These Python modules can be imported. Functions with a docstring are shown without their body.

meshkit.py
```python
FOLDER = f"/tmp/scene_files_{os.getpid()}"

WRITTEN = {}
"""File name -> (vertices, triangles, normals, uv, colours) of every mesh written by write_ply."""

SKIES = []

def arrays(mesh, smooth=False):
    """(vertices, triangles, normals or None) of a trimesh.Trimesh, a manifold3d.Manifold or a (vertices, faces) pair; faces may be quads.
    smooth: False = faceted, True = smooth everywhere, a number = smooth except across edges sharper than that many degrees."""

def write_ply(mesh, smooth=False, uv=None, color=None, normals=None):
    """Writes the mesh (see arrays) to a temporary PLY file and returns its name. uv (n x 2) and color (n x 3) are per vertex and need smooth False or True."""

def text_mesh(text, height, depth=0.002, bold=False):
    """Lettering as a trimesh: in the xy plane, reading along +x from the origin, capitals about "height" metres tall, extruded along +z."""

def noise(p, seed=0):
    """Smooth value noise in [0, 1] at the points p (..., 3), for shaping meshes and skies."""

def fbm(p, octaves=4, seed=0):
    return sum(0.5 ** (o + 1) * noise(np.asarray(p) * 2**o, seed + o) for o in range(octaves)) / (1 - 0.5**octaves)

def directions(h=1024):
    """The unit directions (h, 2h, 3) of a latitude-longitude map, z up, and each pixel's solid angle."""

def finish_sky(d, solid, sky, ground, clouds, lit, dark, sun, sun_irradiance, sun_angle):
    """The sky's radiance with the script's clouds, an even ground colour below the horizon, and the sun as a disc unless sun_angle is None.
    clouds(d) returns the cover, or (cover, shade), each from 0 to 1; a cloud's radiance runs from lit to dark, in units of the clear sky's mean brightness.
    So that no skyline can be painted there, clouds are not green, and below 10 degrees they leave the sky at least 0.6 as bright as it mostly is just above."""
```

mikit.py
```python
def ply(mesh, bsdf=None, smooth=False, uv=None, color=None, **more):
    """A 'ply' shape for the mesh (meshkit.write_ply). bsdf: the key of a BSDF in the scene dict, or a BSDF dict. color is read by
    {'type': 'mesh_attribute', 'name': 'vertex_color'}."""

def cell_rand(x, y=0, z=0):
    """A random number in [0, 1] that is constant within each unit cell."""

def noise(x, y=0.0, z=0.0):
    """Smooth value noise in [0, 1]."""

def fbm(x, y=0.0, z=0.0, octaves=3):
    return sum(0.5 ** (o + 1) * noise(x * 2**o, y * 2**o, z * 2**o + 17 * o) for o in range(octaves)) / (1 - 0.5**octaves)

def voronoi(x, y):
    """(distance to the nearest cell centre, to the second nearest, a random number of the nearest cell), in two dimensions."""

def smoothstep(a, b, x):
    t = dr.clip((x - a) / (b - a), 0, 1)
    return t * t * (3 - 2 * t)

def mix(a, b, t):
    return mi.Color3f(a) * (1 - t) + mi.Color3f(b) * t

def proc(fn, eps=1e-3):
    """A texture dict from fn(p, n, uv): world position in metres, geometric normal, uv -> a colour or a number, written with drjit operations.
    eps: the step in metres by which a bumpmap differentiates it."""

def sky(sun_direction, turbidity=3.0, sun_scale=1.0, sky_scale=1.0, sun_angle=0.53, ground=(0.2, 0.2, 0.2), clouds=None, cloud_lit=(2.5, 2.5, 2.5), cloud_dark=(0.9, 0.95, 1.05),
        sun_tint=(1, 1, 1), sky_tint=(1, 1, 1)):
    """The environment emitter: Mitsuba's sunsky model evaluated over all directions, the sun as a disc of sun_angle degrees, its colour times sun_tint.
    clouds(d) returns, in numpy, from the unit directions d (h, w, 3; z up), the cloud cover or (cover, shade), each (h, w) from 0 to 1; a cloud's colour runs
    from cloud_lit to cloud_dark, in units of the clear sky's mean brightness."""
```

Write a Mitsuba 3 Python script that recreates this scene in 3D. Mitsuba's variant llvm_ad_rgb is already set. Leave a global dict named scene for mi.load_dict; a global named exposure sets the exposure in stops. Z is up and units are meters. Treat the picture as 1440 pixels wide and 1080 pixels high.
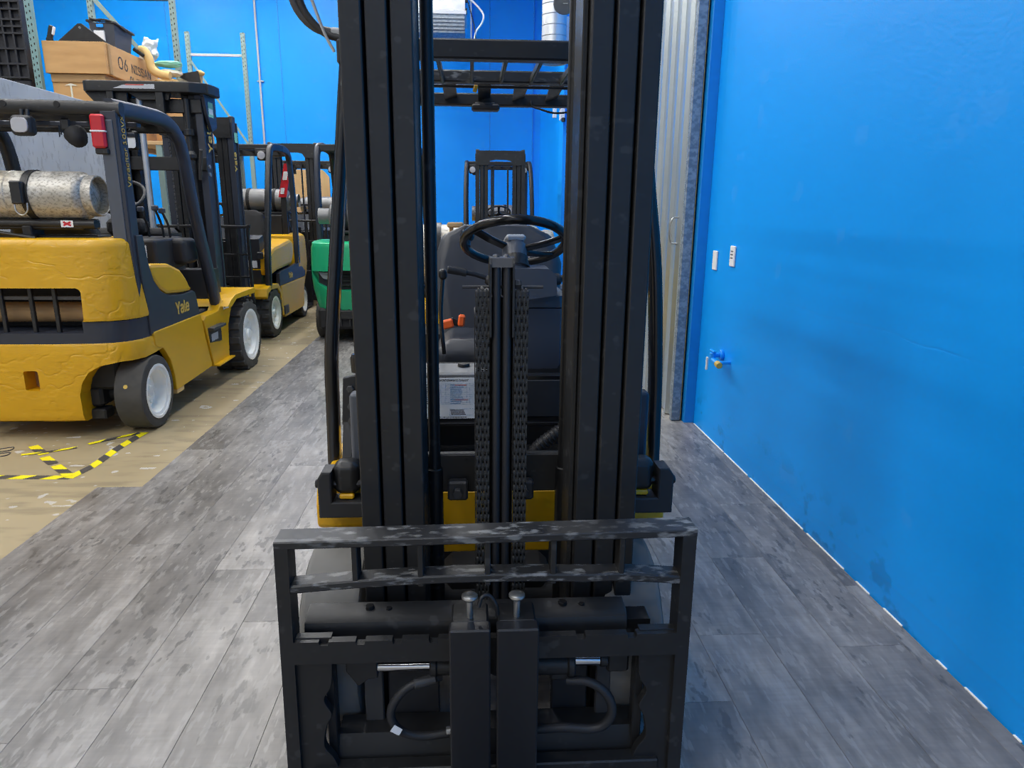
import math, numpy as np, trimesh, shapely, shapely.geometry as sg, manifold3d as m3
import mitsuba as mi, drjit as dr
import mikit, meshkit
from mikit import proc, noise, fbm, smoothstep, mix, cell_rand, voronoi

T4 = mi.ScalarTransform4f
scene, labels = {}, {}

# ---------------------------------------------------------------- camera, lights, exposure
FWD = np.array([0.056715767, 0.967591414, -0.246069458])
UP = np.array([0.005346707, 0.246168282, 0.969212355])
EYE = np.array([0.0, 0.0, 1.5])
scene['camera'] = {'type': 'perspective', 'fov': 2 * math.degrees(math.atan(720 / 980.0)), 'fov_axis': 'x', 'near_clip': 0.05, 'far_clip': 100.0,
                   'to_world': T4().look_at(origin=EYE.tolist(), target=(EYE + FWD).tolist(), up=UP.tolist())}
exposure = 0.12
LIGHT = 42.0
LIGHT_SPOTS = [(x, y, m) for x, m in ((-6.6, 1.0), (-3.6, 1.0), (-0.7, .3)) for y, m in ((-4.0, m), (-1.0, m), (2.0, m), (5.0, max(m, .8)), (8.0, max(m, .9)), (11.0, 1.25 * max(m, .8)), (14.0, 1.9 * max(m, .6)))]
LIGHT_Z, CEIL_Z = 6.7, 7.4

# ---------------------------------------------------------------- helpers
def numbered(k):
    if k not in scene and k not in labels:
        return k
    i = 1
    while f'{k}_{i:03d}' in scene or f'{k}_{i:03d}' in labels:
        i += 1
    return f'{k}_{i:03d}'

PLACE = {}
def thing(name, label, cat, loc=(0, 0, 0), rotz=0, group=None):
    k = numbered(name)
    labels[k] = {'label': label, 'category': cat}
    if group:
        labels[k]['group'] = group
    PLACE[k] = T4().translate(list(loc)).rotate([0, 0, 1], rotz)
    return k

def as_mesh(m):
    if isinstance(m, list):
        return trimesh.util.concatenate([as_mesh(x) for x in m])
    if hasattr(m, 'to_mesh'):
        q = m.to_mesh()
        return trimesh.Trimesh(q.vert_properties[:, :3], q.tri_verts, process=False)
    return m

def part(parent, name, mesh, mat, smooth=30, label=None):
    k = numbered(parent + '__' + name)
    scene[k] = mikit.ply(as_mesh(mesh), mat, smooth=smooth)
    root = k.split('__')[0]
    if root in PLACE:
        scene[k]['to_world'] = PLACE[root]
    if label:
        labels[k] = {'label': label}
    return k

def single(name, mesh, mat, label, cat, group=None, smooth=30):
    k = thing(name, label, cat, group=group)
    scene[k] = mikit.ply(as_mesh(mesh), mat, smooth=smooth)
    return k

def struct(name, mesh, mat, label, smooth=False):
    scene[name] = mikit.ply(as_mesh(mesh), mat, smooth=smooth)
    labels[name] = {'label': label, 'kind': 'structure', 'category': name.split('_')[0]}
    return name

def hull(pts):
    return as_mesh(m3.Manifold.hull_points(np.asarray(pts, float)))

def box(x0, x1, y0, y1, z0, z1, b=0.004):
    x0, x1, y0, y1, z0, z1 = min(x0, x1), max(x0, x1), min(y0, y1), max(y0, y1), min(z0, z1), max(z0, z1)
    b = min(b, .45 * (x1 - x0), .45 * (y1 - y0), .45 * (z1 - z0))
    if b <= 0:
        return trimesh.creation.box(bounds=[[x0, y0, z0], [x1, y1, z1]])
    P = []
    for x, sx in ((x0, 1), (x1, -1)):
        for y, sy in ((y0, 1), (y1, -1)):
            for z, sz in ((z0, 1), (z1, -1)):
                P += [(x + sx * b, y + sy * b, z), (x + sx * b, y, z + sz * b), (x, y + sy * b, z + sz * b)]
    return hull(P)

def obox(c, size, rot=(0, 0, 0), b=0.004):
    m = box(-size[0] / 2, size[0] / 2, -size[1] / 2, size[1] / 2, -size[2] / 2, size[2] / 2, b)
    m.apply_transform(trimesh.transformations.euler_matrix(*[math.radians(a) for a in rot]))
    m.apply_translation(c)
    return m

def rbox(x0, x1, y0, y1, z0, z1, r, n=8):
    """rounded box: hull of spheres"""
    s = trimesh.creation.uv_sphere(radius=1, count=[n, 2 * n]).vertices
    P = [np.array([x, y, z]) + s * r for x in (x0 + r, x1 - r) for y in (y0 + r, y1 - r) for z in (z0 + r, z1 - r)]
    return hull(np.vstack(P))

AX = {'x': lambda p, h: np.stack([h, p[:, 0], p[:, 1]], 1), 'y': lambda p, h: np.stack([p[:, 0], h, p[:, 1]], 1), 'z': lambda p, h: np.stack([p[:, 0], p[:, 1], h], 1)}
def ext(poly, ax, a, b, bev=0.0):
    """extrude a polygon given in the two other axes from a to b along ax; with bevel where simple"""
    g = poly if hasattr(poly, 'exterior') else sg.Polygon(poly)
    if not g.is_valid:
        g = g.buffer(0)
    g = sg.polygon.orient(g)
    a, b = min(a, b), max(a, b)
    if bev > 0 and not g.interiors:
        q = np.array(g.exterior.coords)[:-1]
        e = np.roll(q, -1, 0) - q
        n = np.stack([-e[:, 1], e[:, 0]], 1) / np.maximum(np.linalg.norm(e, axis=1, keepdims=True), 1e-9)
        pn = np.roll(n, 1, 0)
        d = (n + pn) / np.maximum(1 + (n * pn).sum(1, keepdims=True), .35)
        rings = [(q + d * bev, a), (q + d * bev * .29, a + bev * .29), (q, a + bev), (q, b - bev), (q + d * bev * .29, b - bev * .29), (q + d * bev, b)]
        N = len(q)
        V = np.vstack([AX[ax](r, np.full(N, h)) for r, h in rings])
        F = []
        for k in range(len(rings) - 1):
            for i in range(N):
                j = (i + 1) % N
                F += [(k * N + i, k * N + j, (k + 1) * N + j), (k * N + i, (k + 1) * N + j, (k + 1) * N + i)]
        tv, tf = trimesh.creation.triangulate_polygon(sg.Polygon(rings[0][0]).buffer(0) if not sg.Polygon(rings[0][0]).is_valid else sg.Polygon(rings[0][0]), engine='earcut')
        m1 = trimesh.Trimesh(AX[ax](tv, np.full(len(tv), a)), tf[:, ::-1], process=False)
        m2 = trimesh.Trimesh(AX[ax](tv, np.full(len(tv), b)), tf, process=False)
        m = trimesh.util.concatenate([trimesh.Trimesh(V, F, process=False), m1, m2])
    else:
        m = trimesh.creation.extrude_polygon(g, b - a, engine='earcut')
        m.vertices = AX[ax](m.vertices[:, :2], m.vertices[:, 2] + a)
    if ax == 'y':
        m.invert()
    return m

def frame_to(p0, d):
    d = np.asarray(d, float) / np.linalg.norm(d)
    a = np.array([0, 0, 1.0]) if abs(d[2]) < .9 else np.array([1.0, 0, 0])
    x = np.cross(a, d); x /= np.linalg.norm(x)
    M = np.eye(4); M[:3, 0], M[:3, 1], M[:3, 2], M[:3, 3] = x, np.cross(d, x), d, p0
    return M

def lathe(prof, p0, d=(0, 0, 1), n=32):
    """profile of (radius, height along d)"""
    p = np.array(prof, float)
    a = np.arange(n) * 2 * math.pi / n
    V = np.vstack([np.stack([r * np.cos(a), r * np.sin(a), np.full(n, h)], 1) for r, h in p])
    F, K = [], len(p)
    for k in range(K - 1):
        for i in range(n):
            j = (i + 1) % n
            if p[k, 0] > 1e-6: F.append((k * n + i, k * n + j, (k + 1) * n + j))
            if p[k + 1, 0] > 1e-6: F.append((k * n + i, (k + 1) * n + j, (k + 1) * n + i))
    m = trimesh.Trimesh(V, F, process=False)
    m.merge_vertices()
    m.apply_transform(frame_to(p0, d))
    return m

def cyl(p0, p1, r, n=16, c=None):
    p0, p1 = np.array(p0, float), np.array(p1, float)
    L = np.linalg.norm(p1 - p0)
    c = min(.15 * r, .2 * L) if c is None else c
    return lathe([(0, 0), (r - c, 0), (r, c), (r, L - c), (r - c, L), (0, L)], p0, p1 - p0, n)

def spline(P, k=8, closed=False):
    P = np.array(P, float)
    Q = np.vstack([P[-1:], P, P[:2]]) if closed else np.vstack([2 * P[:1] - P[1:2], P, 2 * P[-1:] - P[-2:-1]])
    out = []
    for i in range(1, len(Q) - 2):
        for t in np.arange(k) / k:
            a, b, c, d = Q[i - 1], Q[i], Q[i + 1], Q[i + 2]
            out.append(.5 * ((2 * b) + (c - a) * t + (2 * a - 5 * b + 4 * c - d) * t * t + (3 * b - a - 3 * c + d) * t ** 3))
    if not closed: out.append(P[-1])
    return np.array(out)

def sweep(path, prof, side=None, closed=False):
    """sweep a profile (n x 2) along a path; 'side' = a fixed direction for profile x where given"""
    P = np.array(path, float); prof = np.array(prof, float); n = len(prof)
    t = np.roll(P, -1, 0) - np.roll(P, 1, 0)
    if not closed: t[0], t[-1] = P[1] - P[0], P[-1] - P[-2]
    t /= np.linalg.norm(t, axis=1, keepdims=True)
    if side is None:
        s = np.cross(t[0], [0, 0, 1.0] if abs(t[0][2]) < .9 else [1.0, 0, 0])
        S = []
        for q in t:
            s = s - q * (s @ q); s /= np.linalg.norm(s); S.append(s)
        S = np.array(S)
    else:
        S = np.array([np.asarray(side, float) - q * (np.asarray(side, float) @ q) for q in t]); S /= np.linalg.norm(S, axis=1, keepdims=True)
    U = np.cross(t, S)
    V = np.vstack([P[i] + prof[:, :1] * S[i] + prof[:, 1:2] * U[i] for i in range(len(P))])
    F = []
    for i in range(len(P) if closed else len(P) - 1):
        k = (i + 1) % len(P)
        for a in range(n):
            b = (a + 1) % n
            F += [(i * n + a, i * n + b, k * n + b), (i * n + a, k * n + b, k * n + a)]
    if not closed:
        F += [(0, b + 1, b) for b in range(1, n - 1)]
        o = (len(P) - 1) * n
        F += [(o, o + b, o + b + 1) for b in range(1, n - 1)]
    m = trimesh.Trimesh(V, F, process=False)
    if m.volume < 0: m.invert()
    return m

def circ(r, n=10):
    a = np.arange(n) * 2 * math.pi / n
    return np.stack([r * np.cos(a), r * np.sin(a)], 1)
def rrect(w, h, c):
    return np.array([(w / 2 - c, -h / 2), (w / 2, -h / 2 + c), (w / 2, h / 2 - c), (w / 2 - c, h / 2), (-w / 2 + c, h / 2), (-w / 2, h / 2 - c), (-w / 2, -h / 2 + c), (-w / 2 + c, -h / 2)])
def tube(path, r, n=10, k=6, closed=False):
    return sweep(spline(path, k, closed) if k else np.array(path, float), circ(r, n), closed=closed)
def bar(path, w, h, side, c=.006, k=6):
    return sweep(spline(path, k) if k else np.array(path, float), rrect(w, h, c), side)

def loft(outline, zs):
    """closed plan outline (n x 2), rings (z, inset): rounded blocks"""
    q = np.array(sg.polygon.orient(sg.Polygon(outline)).exterior.coords)[:-1]
    e = np.roll(q, -1, 0) - q
    n = np.stack([-e[:, 1], e[:, 0]], 1) / np.linalg.norm(e, axis=1, keepdims=True)
    d = (n + np.roll(n, 1, 0)); d /= np.maximum(1 + (n * np.roll(n, 1, 0)).sum(1, keepdims=True), .4)
    N = len(q)
    V = np.vstack([np.column_stack([q + d * i, np.full(N, z)]) for z, i in zs])
    F = []
    for k in range(len(zs) - 1):
        for i in range(N):
            j = (i + 1) % N
            F += [(k * N + i, k * N + j, (k + 1) * N + j), (k * N + i, (k + 1) * N + j, (k + 1) * N + i)]
    for r, flip in ((0, True), (len(zs) - 1, False)):
        tv, tf = trimesh.creation.triangulate_polygon(sg.Polygon(V[r * N:(r + 1) * N, :2]), engine='earcut')
        idx = [int(np.argmin(((V[r * N:(r + 1) * N, :2] - v) ** 2).sum(1))) + r * N for v in tv]
        F += [tuple(idx[i] for i in (t[::-1] if flip else t)) for t in tf]
    m = trimesh.Trimesh(V, F, process=True)
    if m.volume < 0: m.invert()
    return m

def man(m):
    m = as_mesh(m)
    return m3.Manifold(m3.Mesh(np.asarray(m.vertices, np.float32), np.asarray(m.faces, np.uint32)))
def minus(a, *bs):
    a = man(a)
    for b in bs:
        a = a - man(b)
    return as_mesh(a)

def words(text, height, origin, xdir, ydir, depth=.0015, bold=False):
    """lettering: reading along xdir with letter tops towards ydir"""
    m = meshkit.text_mesh(text, height, depth, bold)
    x, y = np.asarray(xdir, float), np.asarray(ydir, float)
    x /= np.linalg.norm(x); y = y - x * (x @ y); y /= np.linalg.norm(y)
    M = np.eye(4); M[:3, 0], M[:3, 1], M[:3, 2], M[:3, 3] = x, y, np.cross(x, y), origin
    m.apply_transform(M)
    return m

def rounded(poly, r, n=4):
    """polygon with rounded corners (radius r)"""
    g = sg.Polygon(poly).buffer(-r, quad_segs=n).buffer(r, quad_segs=n)
    return g if g.geom_type == 'Polygon' and not g.is_empty else sg.Polygon(poly)

# ---------------------------------------------------------------- materials
def rgb(c): return {'type': 'rgb', 'value': list(map(float, c))}
def srgb(r, g, b):
    f = lambda v: (v / 255 / 12.92) if v <= 10 else ((v / 255 + .055) / 1.055) ** 2.4
    return (f(r), f(g), f(b))
def mat(name, color, rough=.5, metal=0., spec=.5, bump=None, clear=0., eps=1e-3):
    base = color if isinstance(color, dict) else rgb(color)
    d = {'type': 'principled', 'base_color': base, 'roughness': rough, 'metallic': metal, 'specular': spec}
    if clear: d['clearcoat'] = clear; d['clearcoat_gloss'] = .9
    if bump is not None:
        d = {'type': 'bumpmap', 'arbitrary': proc(bump[0], eps), 'scale': bump[1], 'bsdf': d}
    scene[name] = {'type': 'twosided', 'bsdf': d}

def worn_black(p, n, uv):
    a = fbm(p.x * 9, p.y * 9, p.z * 9, 4)
    s = smoothstep(.66, .8, fbm(p.x * 30 + 5, p.y * 30, p.z * 30, 3))
    c = mix((.0085, .0088, .0096), (.017, .0174, .0184), a)
    return mix(c, (.07, .07, .07), s * .25)
def scraped_black(p, n, uv):
    a = fbm(p.x * 12, p.y * 12, p.z * 12, 4)
    s = smoothstep(.50, .72, fbm(p.x * 30 + 3, p.y * 70, p.z * 70, 4)) * smoothstep(.3, .7, noise(p.x * 5 + 1.3, p.y * 5, p.z * 2))
    return mix(mix((.011, .011, .012), (.028, .028, .029), a), (.20, .20, .195), s)
mat('m_black', proc(worn_black), .42)
mat('m_scraped', proc(scraped_black), .45)
mat('m_gloss_black', (.012, .012, .013), .16)
mat('m_dull_black', (.012, .012, .013), .7)
mat('m_fork', (.011, .0115, .014), .38, bump=(lambda p, n, uv: noise(p.x * 220, p.y * 220, p.z * 220), .00025))
def plastic_relief(p, n, uv): return noise(p.x * 500, p.y * 500, p.z * 500)
mat('m_plastic', (.018, .0187, .0215), .5, bump=(plastic_relief, .0002))
mat('m_grey_plastic', (.075, .085, .105), .42)
mat('m_vinyl', (.030, .034, .044), .42)
mat('m_chain', (.030, .029, .027), .5, metal=.3)
mat('m_steel', (.55, .55, .54), .3, metal=.9)
mat('m_chrome', (.75, .75, .74), .15, metal=1.)
mat('m_light_grey', (.42, .43, .45), .5)
mat('m_dark_steel', (.06, .06, .062), .45, metal=.3)
def tire_col(p, n, uv):
    return mix((.030, .029, .027), (.075, .07, .062), fbm(p.x * 14, p.y * 14, p.z * 14, 4))
mat('m_tire', proc(tire_col), .75)
def drive_tire_col(p, n, uv):
    return mix((.10, .098, .092), (.16, .155, .145), fbm(p.x * 10, p.y * 10, p.z * 10, 4))
mat('m_drive_tire', proc(drive_tire_col), .7)
mat('m_white_paint', (.86, .85, .79), .4)
def cast_relief(p, n, uv):
    f = fbm(p.x * 7, p.y * 7, p.z * 11, 4)
    pit = smoothstep(.60, .70, fbm(p.x * 16 + 9, p.y * 16, p.z * 16, 3))
    w = dr.abs(fbm(p.x * 5 + 3, p.y * 5, p.z * 5, 3) - .5)
    return f * .25 - pit * .5 - (1 - smoothstep(0., .025, w)) * .8
YEL = (.66, .355, .005)
def yellow_col(p, n, uv):
    return mix((.60, .315, .004), (.69, .375, .007), fbm(p.x * 6, p.y * 6, p.z * 6, 3))
mat('m_cast_yellow', proc(yellow_col), .36, bump=(cast_relief, .0032), clear=.3, eps=2e-3)
mat('m_yellow', YEL, .33, clear=.4)
mat('m_navy', (.026, .031, .045), .42)
mat('m_green', (.012, .36, .155), .33, clear=.4)
mat('m_gold', (.58, .39, .08), .5)
mat('m_red', (.50, .012, .02), .28, clear=.5)
mat('m_orange', (.85, .13, .02), .5)
mat('m_paper', (.74, .75, .76), .6)
mat('m_ink', (.03, .03, .035), .6)
mat('m_blue_ink', (.13, .25, .42), .6)
mat('m_red_ink', (.5, .1, .08), .6)
mat('m_lens', (.42, .42, .44), .15, clear=1.)
mat('m_mirror', (.75, .77, .8), .06, metal=1.)
def tank_col(p, n, uv):
    a = fbm(p.x * 18, p.y * 18, p.z * 18, 4)
    s = smoothstep(.42, .72, fbm(p.x * 85 + 7, p.y * 85, p.z * 85, 3))
    c = mix((.42, .40, .35), (.58, .56, .52), a)
    low = smoothstep(.4, .75, fbm(p.x * 4 + 2, p.y * 6, p.z * 9, 3))
    return mix(mix(c, (.36, .30, .19), low * .6), (.17, .15, .12), s * .6)
mat('m_tank', proc(tank_col), .42, metal=.45)
mat('m_tank_grey', (.20, .20, .20), .42, metal=.4)
def card_col(p, n, uv):
    return mix((.42, .225, .085), (.55, .33, .14), fbm(p.x * 3, p.y * 3, p.z * 14, 4))
mat('m_card', proc(card_col), .75)
mat('m_card_dark', (.33, .20, .09), .8)
mat('m_rack', (.16, .27, .27), .45)
mat('m_rack_pale', (.20, .28, .26), .45)
mat('m_bin', (.016, .017, .022), .5)
mat('m_bin_cloth', (.050, .058, .075), .65)
mat('m_foam', (.62, .42, .17), .8)
mat('m_pale_foam', (.62, .60, .50), .8)
mat('m_mint', (.22, .52, .40), .7)
mat('m_bag', (.62, .64, .66), .25)
mat('m_wood', (.50, .33, .16), .7)
def ply_col(p, n, uv): return mix((.50, .31, .13), (.62, .42, .21), fbm(p.x * 22, p.y * 4, p.z * 3, 4))
mat('m_plywood', proc(ply_col), .7)
mat('m_galv', proc(lambda p, n, uv: mix((.42, .44, .46), (.62, .64, .66), fbm(p.x * 14, p.y * 14, p.z * 14, 3))), .38, metal=.6)
mat('m_galv_edge', proc(lambda p, n, uv: mix((.17, .21, .26), (.30, .35, .40), smoothstep(.35, .68, fbm(p.x * 40, p.y * 40, p.z * 40, 3)))), .45, metal=.4)
mat('m_corrugated', proc(lambda p, n, uv: mix((.40, .46, .50), (.58, .63, .64), fbm(p.x * 4, p.y * 4, p.z * 1.2, 4))), .27, metal=.75)
mat('m_duct', (.62, .64, .66), .3, metal=.5)
mat('m_pvc', (.78, .79, .80), .4)
mat('m_grey_disc', (.14, .15, .17), .5)

# ---------------------------------------------------------------- the setting
XR, XL, YB, YF = 1.59, -11.5, 17.0, -6.0
def blue_col(p, n, uv):
    a = fbm(p.x * .9, p.y * .9, p.z * .9, 4)
    c = mix((.001, .285, .85), (.002, .325, .92), a)
    scuff = smoothstep(.70, .78, fbm(p.x * 7 + 3, p.y * 7, p.z * 5, 4)) * .05
    low = (1 - smoothstep(.0, .35, p.z)) * smoothstep(.56, .66, fbm(p.x * 8, p.y * 8 + 4, p.z * 8, 4)) * .45
    return mix(mix(c, (.25, .45, .85), scuff), (.003, .10, .30), low)
def blue_relief(p, n, uv):
    crack = dr.abs(p.z - (1.03 + .035 * fbm(p.y * 3, 2.0, 0, 3) - .012 * (p.y - 2)))
    base = dr.abs(p.z - (.09 + .05 * fbm(p.y * 6, 5.0, 0, 3)))
    inr = smoothstep(1.9, 2.2, p.y) * (1 - smoothstep(3.3, 3.6, p.y))
    return fbm(p.y * 3, p.z * 3, p.x * 3, 3) * .35 + noise(p.x * 90, p.y * 90, p.z * 90) * .03 - (1 - smoothstep(.001, .005, crack)) * .07 * inr + (1 - smoothstep(.0, .012, base)) * .12
mat('m_blue_wall', proc(blue_col), .45, spec=.3, bump=(blue_relief, .012), eps=2e-3)
mat('m_blue_paint', (.002, .29, .84), .4)
mat('m_blue_trim', (.002, .23, .68), .45)
mat('m_ceiling', (.70, .70, .70), .8)
mat('m_room_white', (.62, .64, .66), .7)
def scuffed_grey(p, n, uv):
    a = fbm(p.x * 2, p.y * 2, p.z * 1.5, 4)
    s = smoothstep(.58, .70, fbm(p.x * 30, p.y * 30, p.z * 9, 4))
    return mix(mix((.30, .33, .36), (.42, .45, .48), a), (.17, .18, .19), s * .35)
mat('m_grey_panel', proc(scuffed_grey), .6)

def concrete(p, n, uv):
    a = fbm(p.x * 1.3, p.y * .9, 0, 4)
    b = fbm(p.x * 3 + 11, p.y * 14, 0, 4)
    c = mix((.27, .21, .115), (.37, .295, .175), a)
    c = mix(c, (.18, .145, .09), smoothstep(.5, .75, b) * .5)
    chip = smoothstep(.80, .84, fbm(p.x * 15 + 3, p.y * 19, 0, 2))
    return mix(c, (.5, .48, .43), chip * .7)
mat('m_concrete', proc(concrete), .55)
PW, PL = .2375, 1.22
def plank_col(p, n, uv):
    gx = (p.x + 2.04) / PW
    ix = dr.floor(gx)
    gy = p.y / PL + cell_rand(ix, 7, 1)
    iy = dr.floor(gy)
    r = cell_rand(ix, iy, 3)
    ox, oy = cell_rand(ix, iy, 5) * 40, cell_rand(ix, iy, 6) * 40
    cloud = fbm(p.x * 5 + ox, p.y * 1.8 + oy, 0, 5)
    brush = fbm(p.x * 34 + ox, p.y * 9 + oy, 1, 4)
    cross = fbm(p.x * 10 + oy, p.y * 95 + ox, 0, 3)
    dark = smoothstep(.60, .72, fbm(p.x * 42 + ox, p.y * 17 + oy, 3, 4)) * smoothstep(.40, .60, fbm(p.x * 7 + oy, p.y * 3 + ox, 2, 3))
    pale = smoothstep(.62, .74, fbm(p.x * 60 + oy, p.y * 14 + ox, 5, 3))
    c = mix((.098, .091, .086), (.262, .247, .232), dr.clip((cloud - .5) * 1.7 + .5 + (r - .5) * .22, 0, 1))
    c = c * (0.62 + .76 * brush) * (.90 + .2 * cross)
    c = mix(c, (.045, .043, .042), dark * .6)
    return mix(c, (.36, .35, .335), pale * .28)
mat('m_plank', proc(plank_col), .33, spec=.55, bump=(lambda p, n, uv: noise(p.x * 90, p.y * 9, 0) * .5 + noise(p.x * 30, p.y * 150, 0) * .5, .0006))
mat('m_joint', (.05, .049, .048), .8)

struct('floor', box(XL, XR + .1, YF, YB, -.12, 0, 0), 'm_concrete', 'tan concrete slab with worn grey wood-look plank flooring laid over the right part')
# planks laid in rows along the aisle: each its own piece
def cell_rand_np(x, y=0, z=0):
    x, y, z = (np.uint32(int(math.floor(v)) + 1000000) for v in (x, y, z))
    with np.errstate(over='ignore'):
        h = x * np.uint32(374761393) + y * np.uint32(668265263) + z * np.uint32(2147483647)
        h = (h ^ (h >> np.uint32(13))) * np.uint32(1274126177)
        return float((h ^ (h >> np.uint32(16))) & np.uint32(0xFFFFFF)) / 16777215.0
mat('m_under', (.09, .088, .085), .8)
planks = []
far_planks = []
for ix in range(0, 16):
    xa, xb = -2.04 + ix * PW, min(-2.04 + (ix + 1) * PW, XR - .006)
    if xb - xa < .02: continue
    off = cell_rand_np(ix, 7, 1)
    for k in range(-2, 16):
        ya, yb = (k - off) * PL, (k + 1 - off) * PL
        if ix == 0:
            if ya > 3.65: continue
            yb = min(yb, 3.655)
        if yb < .9 or yb - ya < .05: continue
        ya = max(ya, .3); yb = min(yb, YB)
        if yb <= ya: continue
        g = .0004
        m = box(xa + g, xb - g, ya + g, yb - g, .0004, .0042, .0006)
        (planks if ya < 12.5 else far_planks).append(m)
for m in planks:
    part('floor', 'plank', m, 'm_plank', smooth=False)
if far_planks:
    k = part('floor', 'far_planks', far_planks, 'm_plank', smooth=False)
    labels[k] = {'kind': 'stuff'}
part('floor', 'plank_underlay', box(-2.04 + PW, XR - .004, .3, YB, 0, .002, 0), 'm_joint', smooth=False)

struct('ceiling', box(XL, XR + .2, YF, YB, CEIL_Z, CEIL_Z + .1, 0), 'm_ceiling', 'white warehouse ceiling')
struct('wall_right', [box(XR, XR + .15, YF, 4.72, 0, CEIL_Z, 0), box(XR, XR + .15, 8.4, YB, 0, CEIL_Z, 0), box(XR, XR + .15, 4.72, 8.4, 4.6, CEIL_Z, 0), box(XR + .14, XR + .15, 4.72, 8.4, 0, 4.6, 0)], 'm_blue_wall', 'bright blue painted concrete wall along the aisle')
struct('wall_back', box(XL, XR + .15, YB, YB + .15, 0, CEIL_Z, 0), 'm_blue_wall', 'bright blue wall at the far end')
for x in (.43, -1.9, -4.2, -6.6):
    part('wall_back', 'panel_joint', box(x - .012, x + .012, YB - .006, YB + .01, 0, CEIL_Z, .002), 'm_blue_trim', smooth=False)
struct('wall_left', box(XL - .15, XL, YF, YB, 0, CEIL_Z, 0), 'm_room_white', 'pale far left wall')
struct('wall_front', box(XL, XR + .15, YF - .15, YF, 0, CEIL_Z, 0), 'm_room_white', 'pale wall behind the camera')
struct('trim_1', box(1.52, 1.66, 4.725, 4.80, 0, CEIL_Z - .3, .004), 'm_blue_trim', 'blue door jamb strip at the end of the right wall')
struct('trim_2', box(1.425, 1.60, 11.4, 11.9, 0, CEIL_Z - .2, .004), 'm_blue_paint', 'blue pilaster on the right wall near the far corner')
struct('trim_3', box(1.405, 1.43, YB - .03, YB, 0, CEIL_Z - .1, .003), 'm_blue_trim', 'dark blue corner strip on the far wall')
# thin white caulk line at the wall base
pts = [(XR - .004, y, .004) for y in np.linspace(.9, 4.72, 40)]
struct('baseboard_right', [box(XR - .006, XR + .001, y0, y0 + l, .002, .0075, .001) for y0, l in ((1.62, .03), (1.76, .10), (1.95, .05), (2.2, .12), (2.42, .10), (2.62, .34), (3.0, .66), (3.7, .38), (4.1, .6))], 'm_white_paint', 'thin broken white caulk line at the foot of the right wall')

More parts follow.
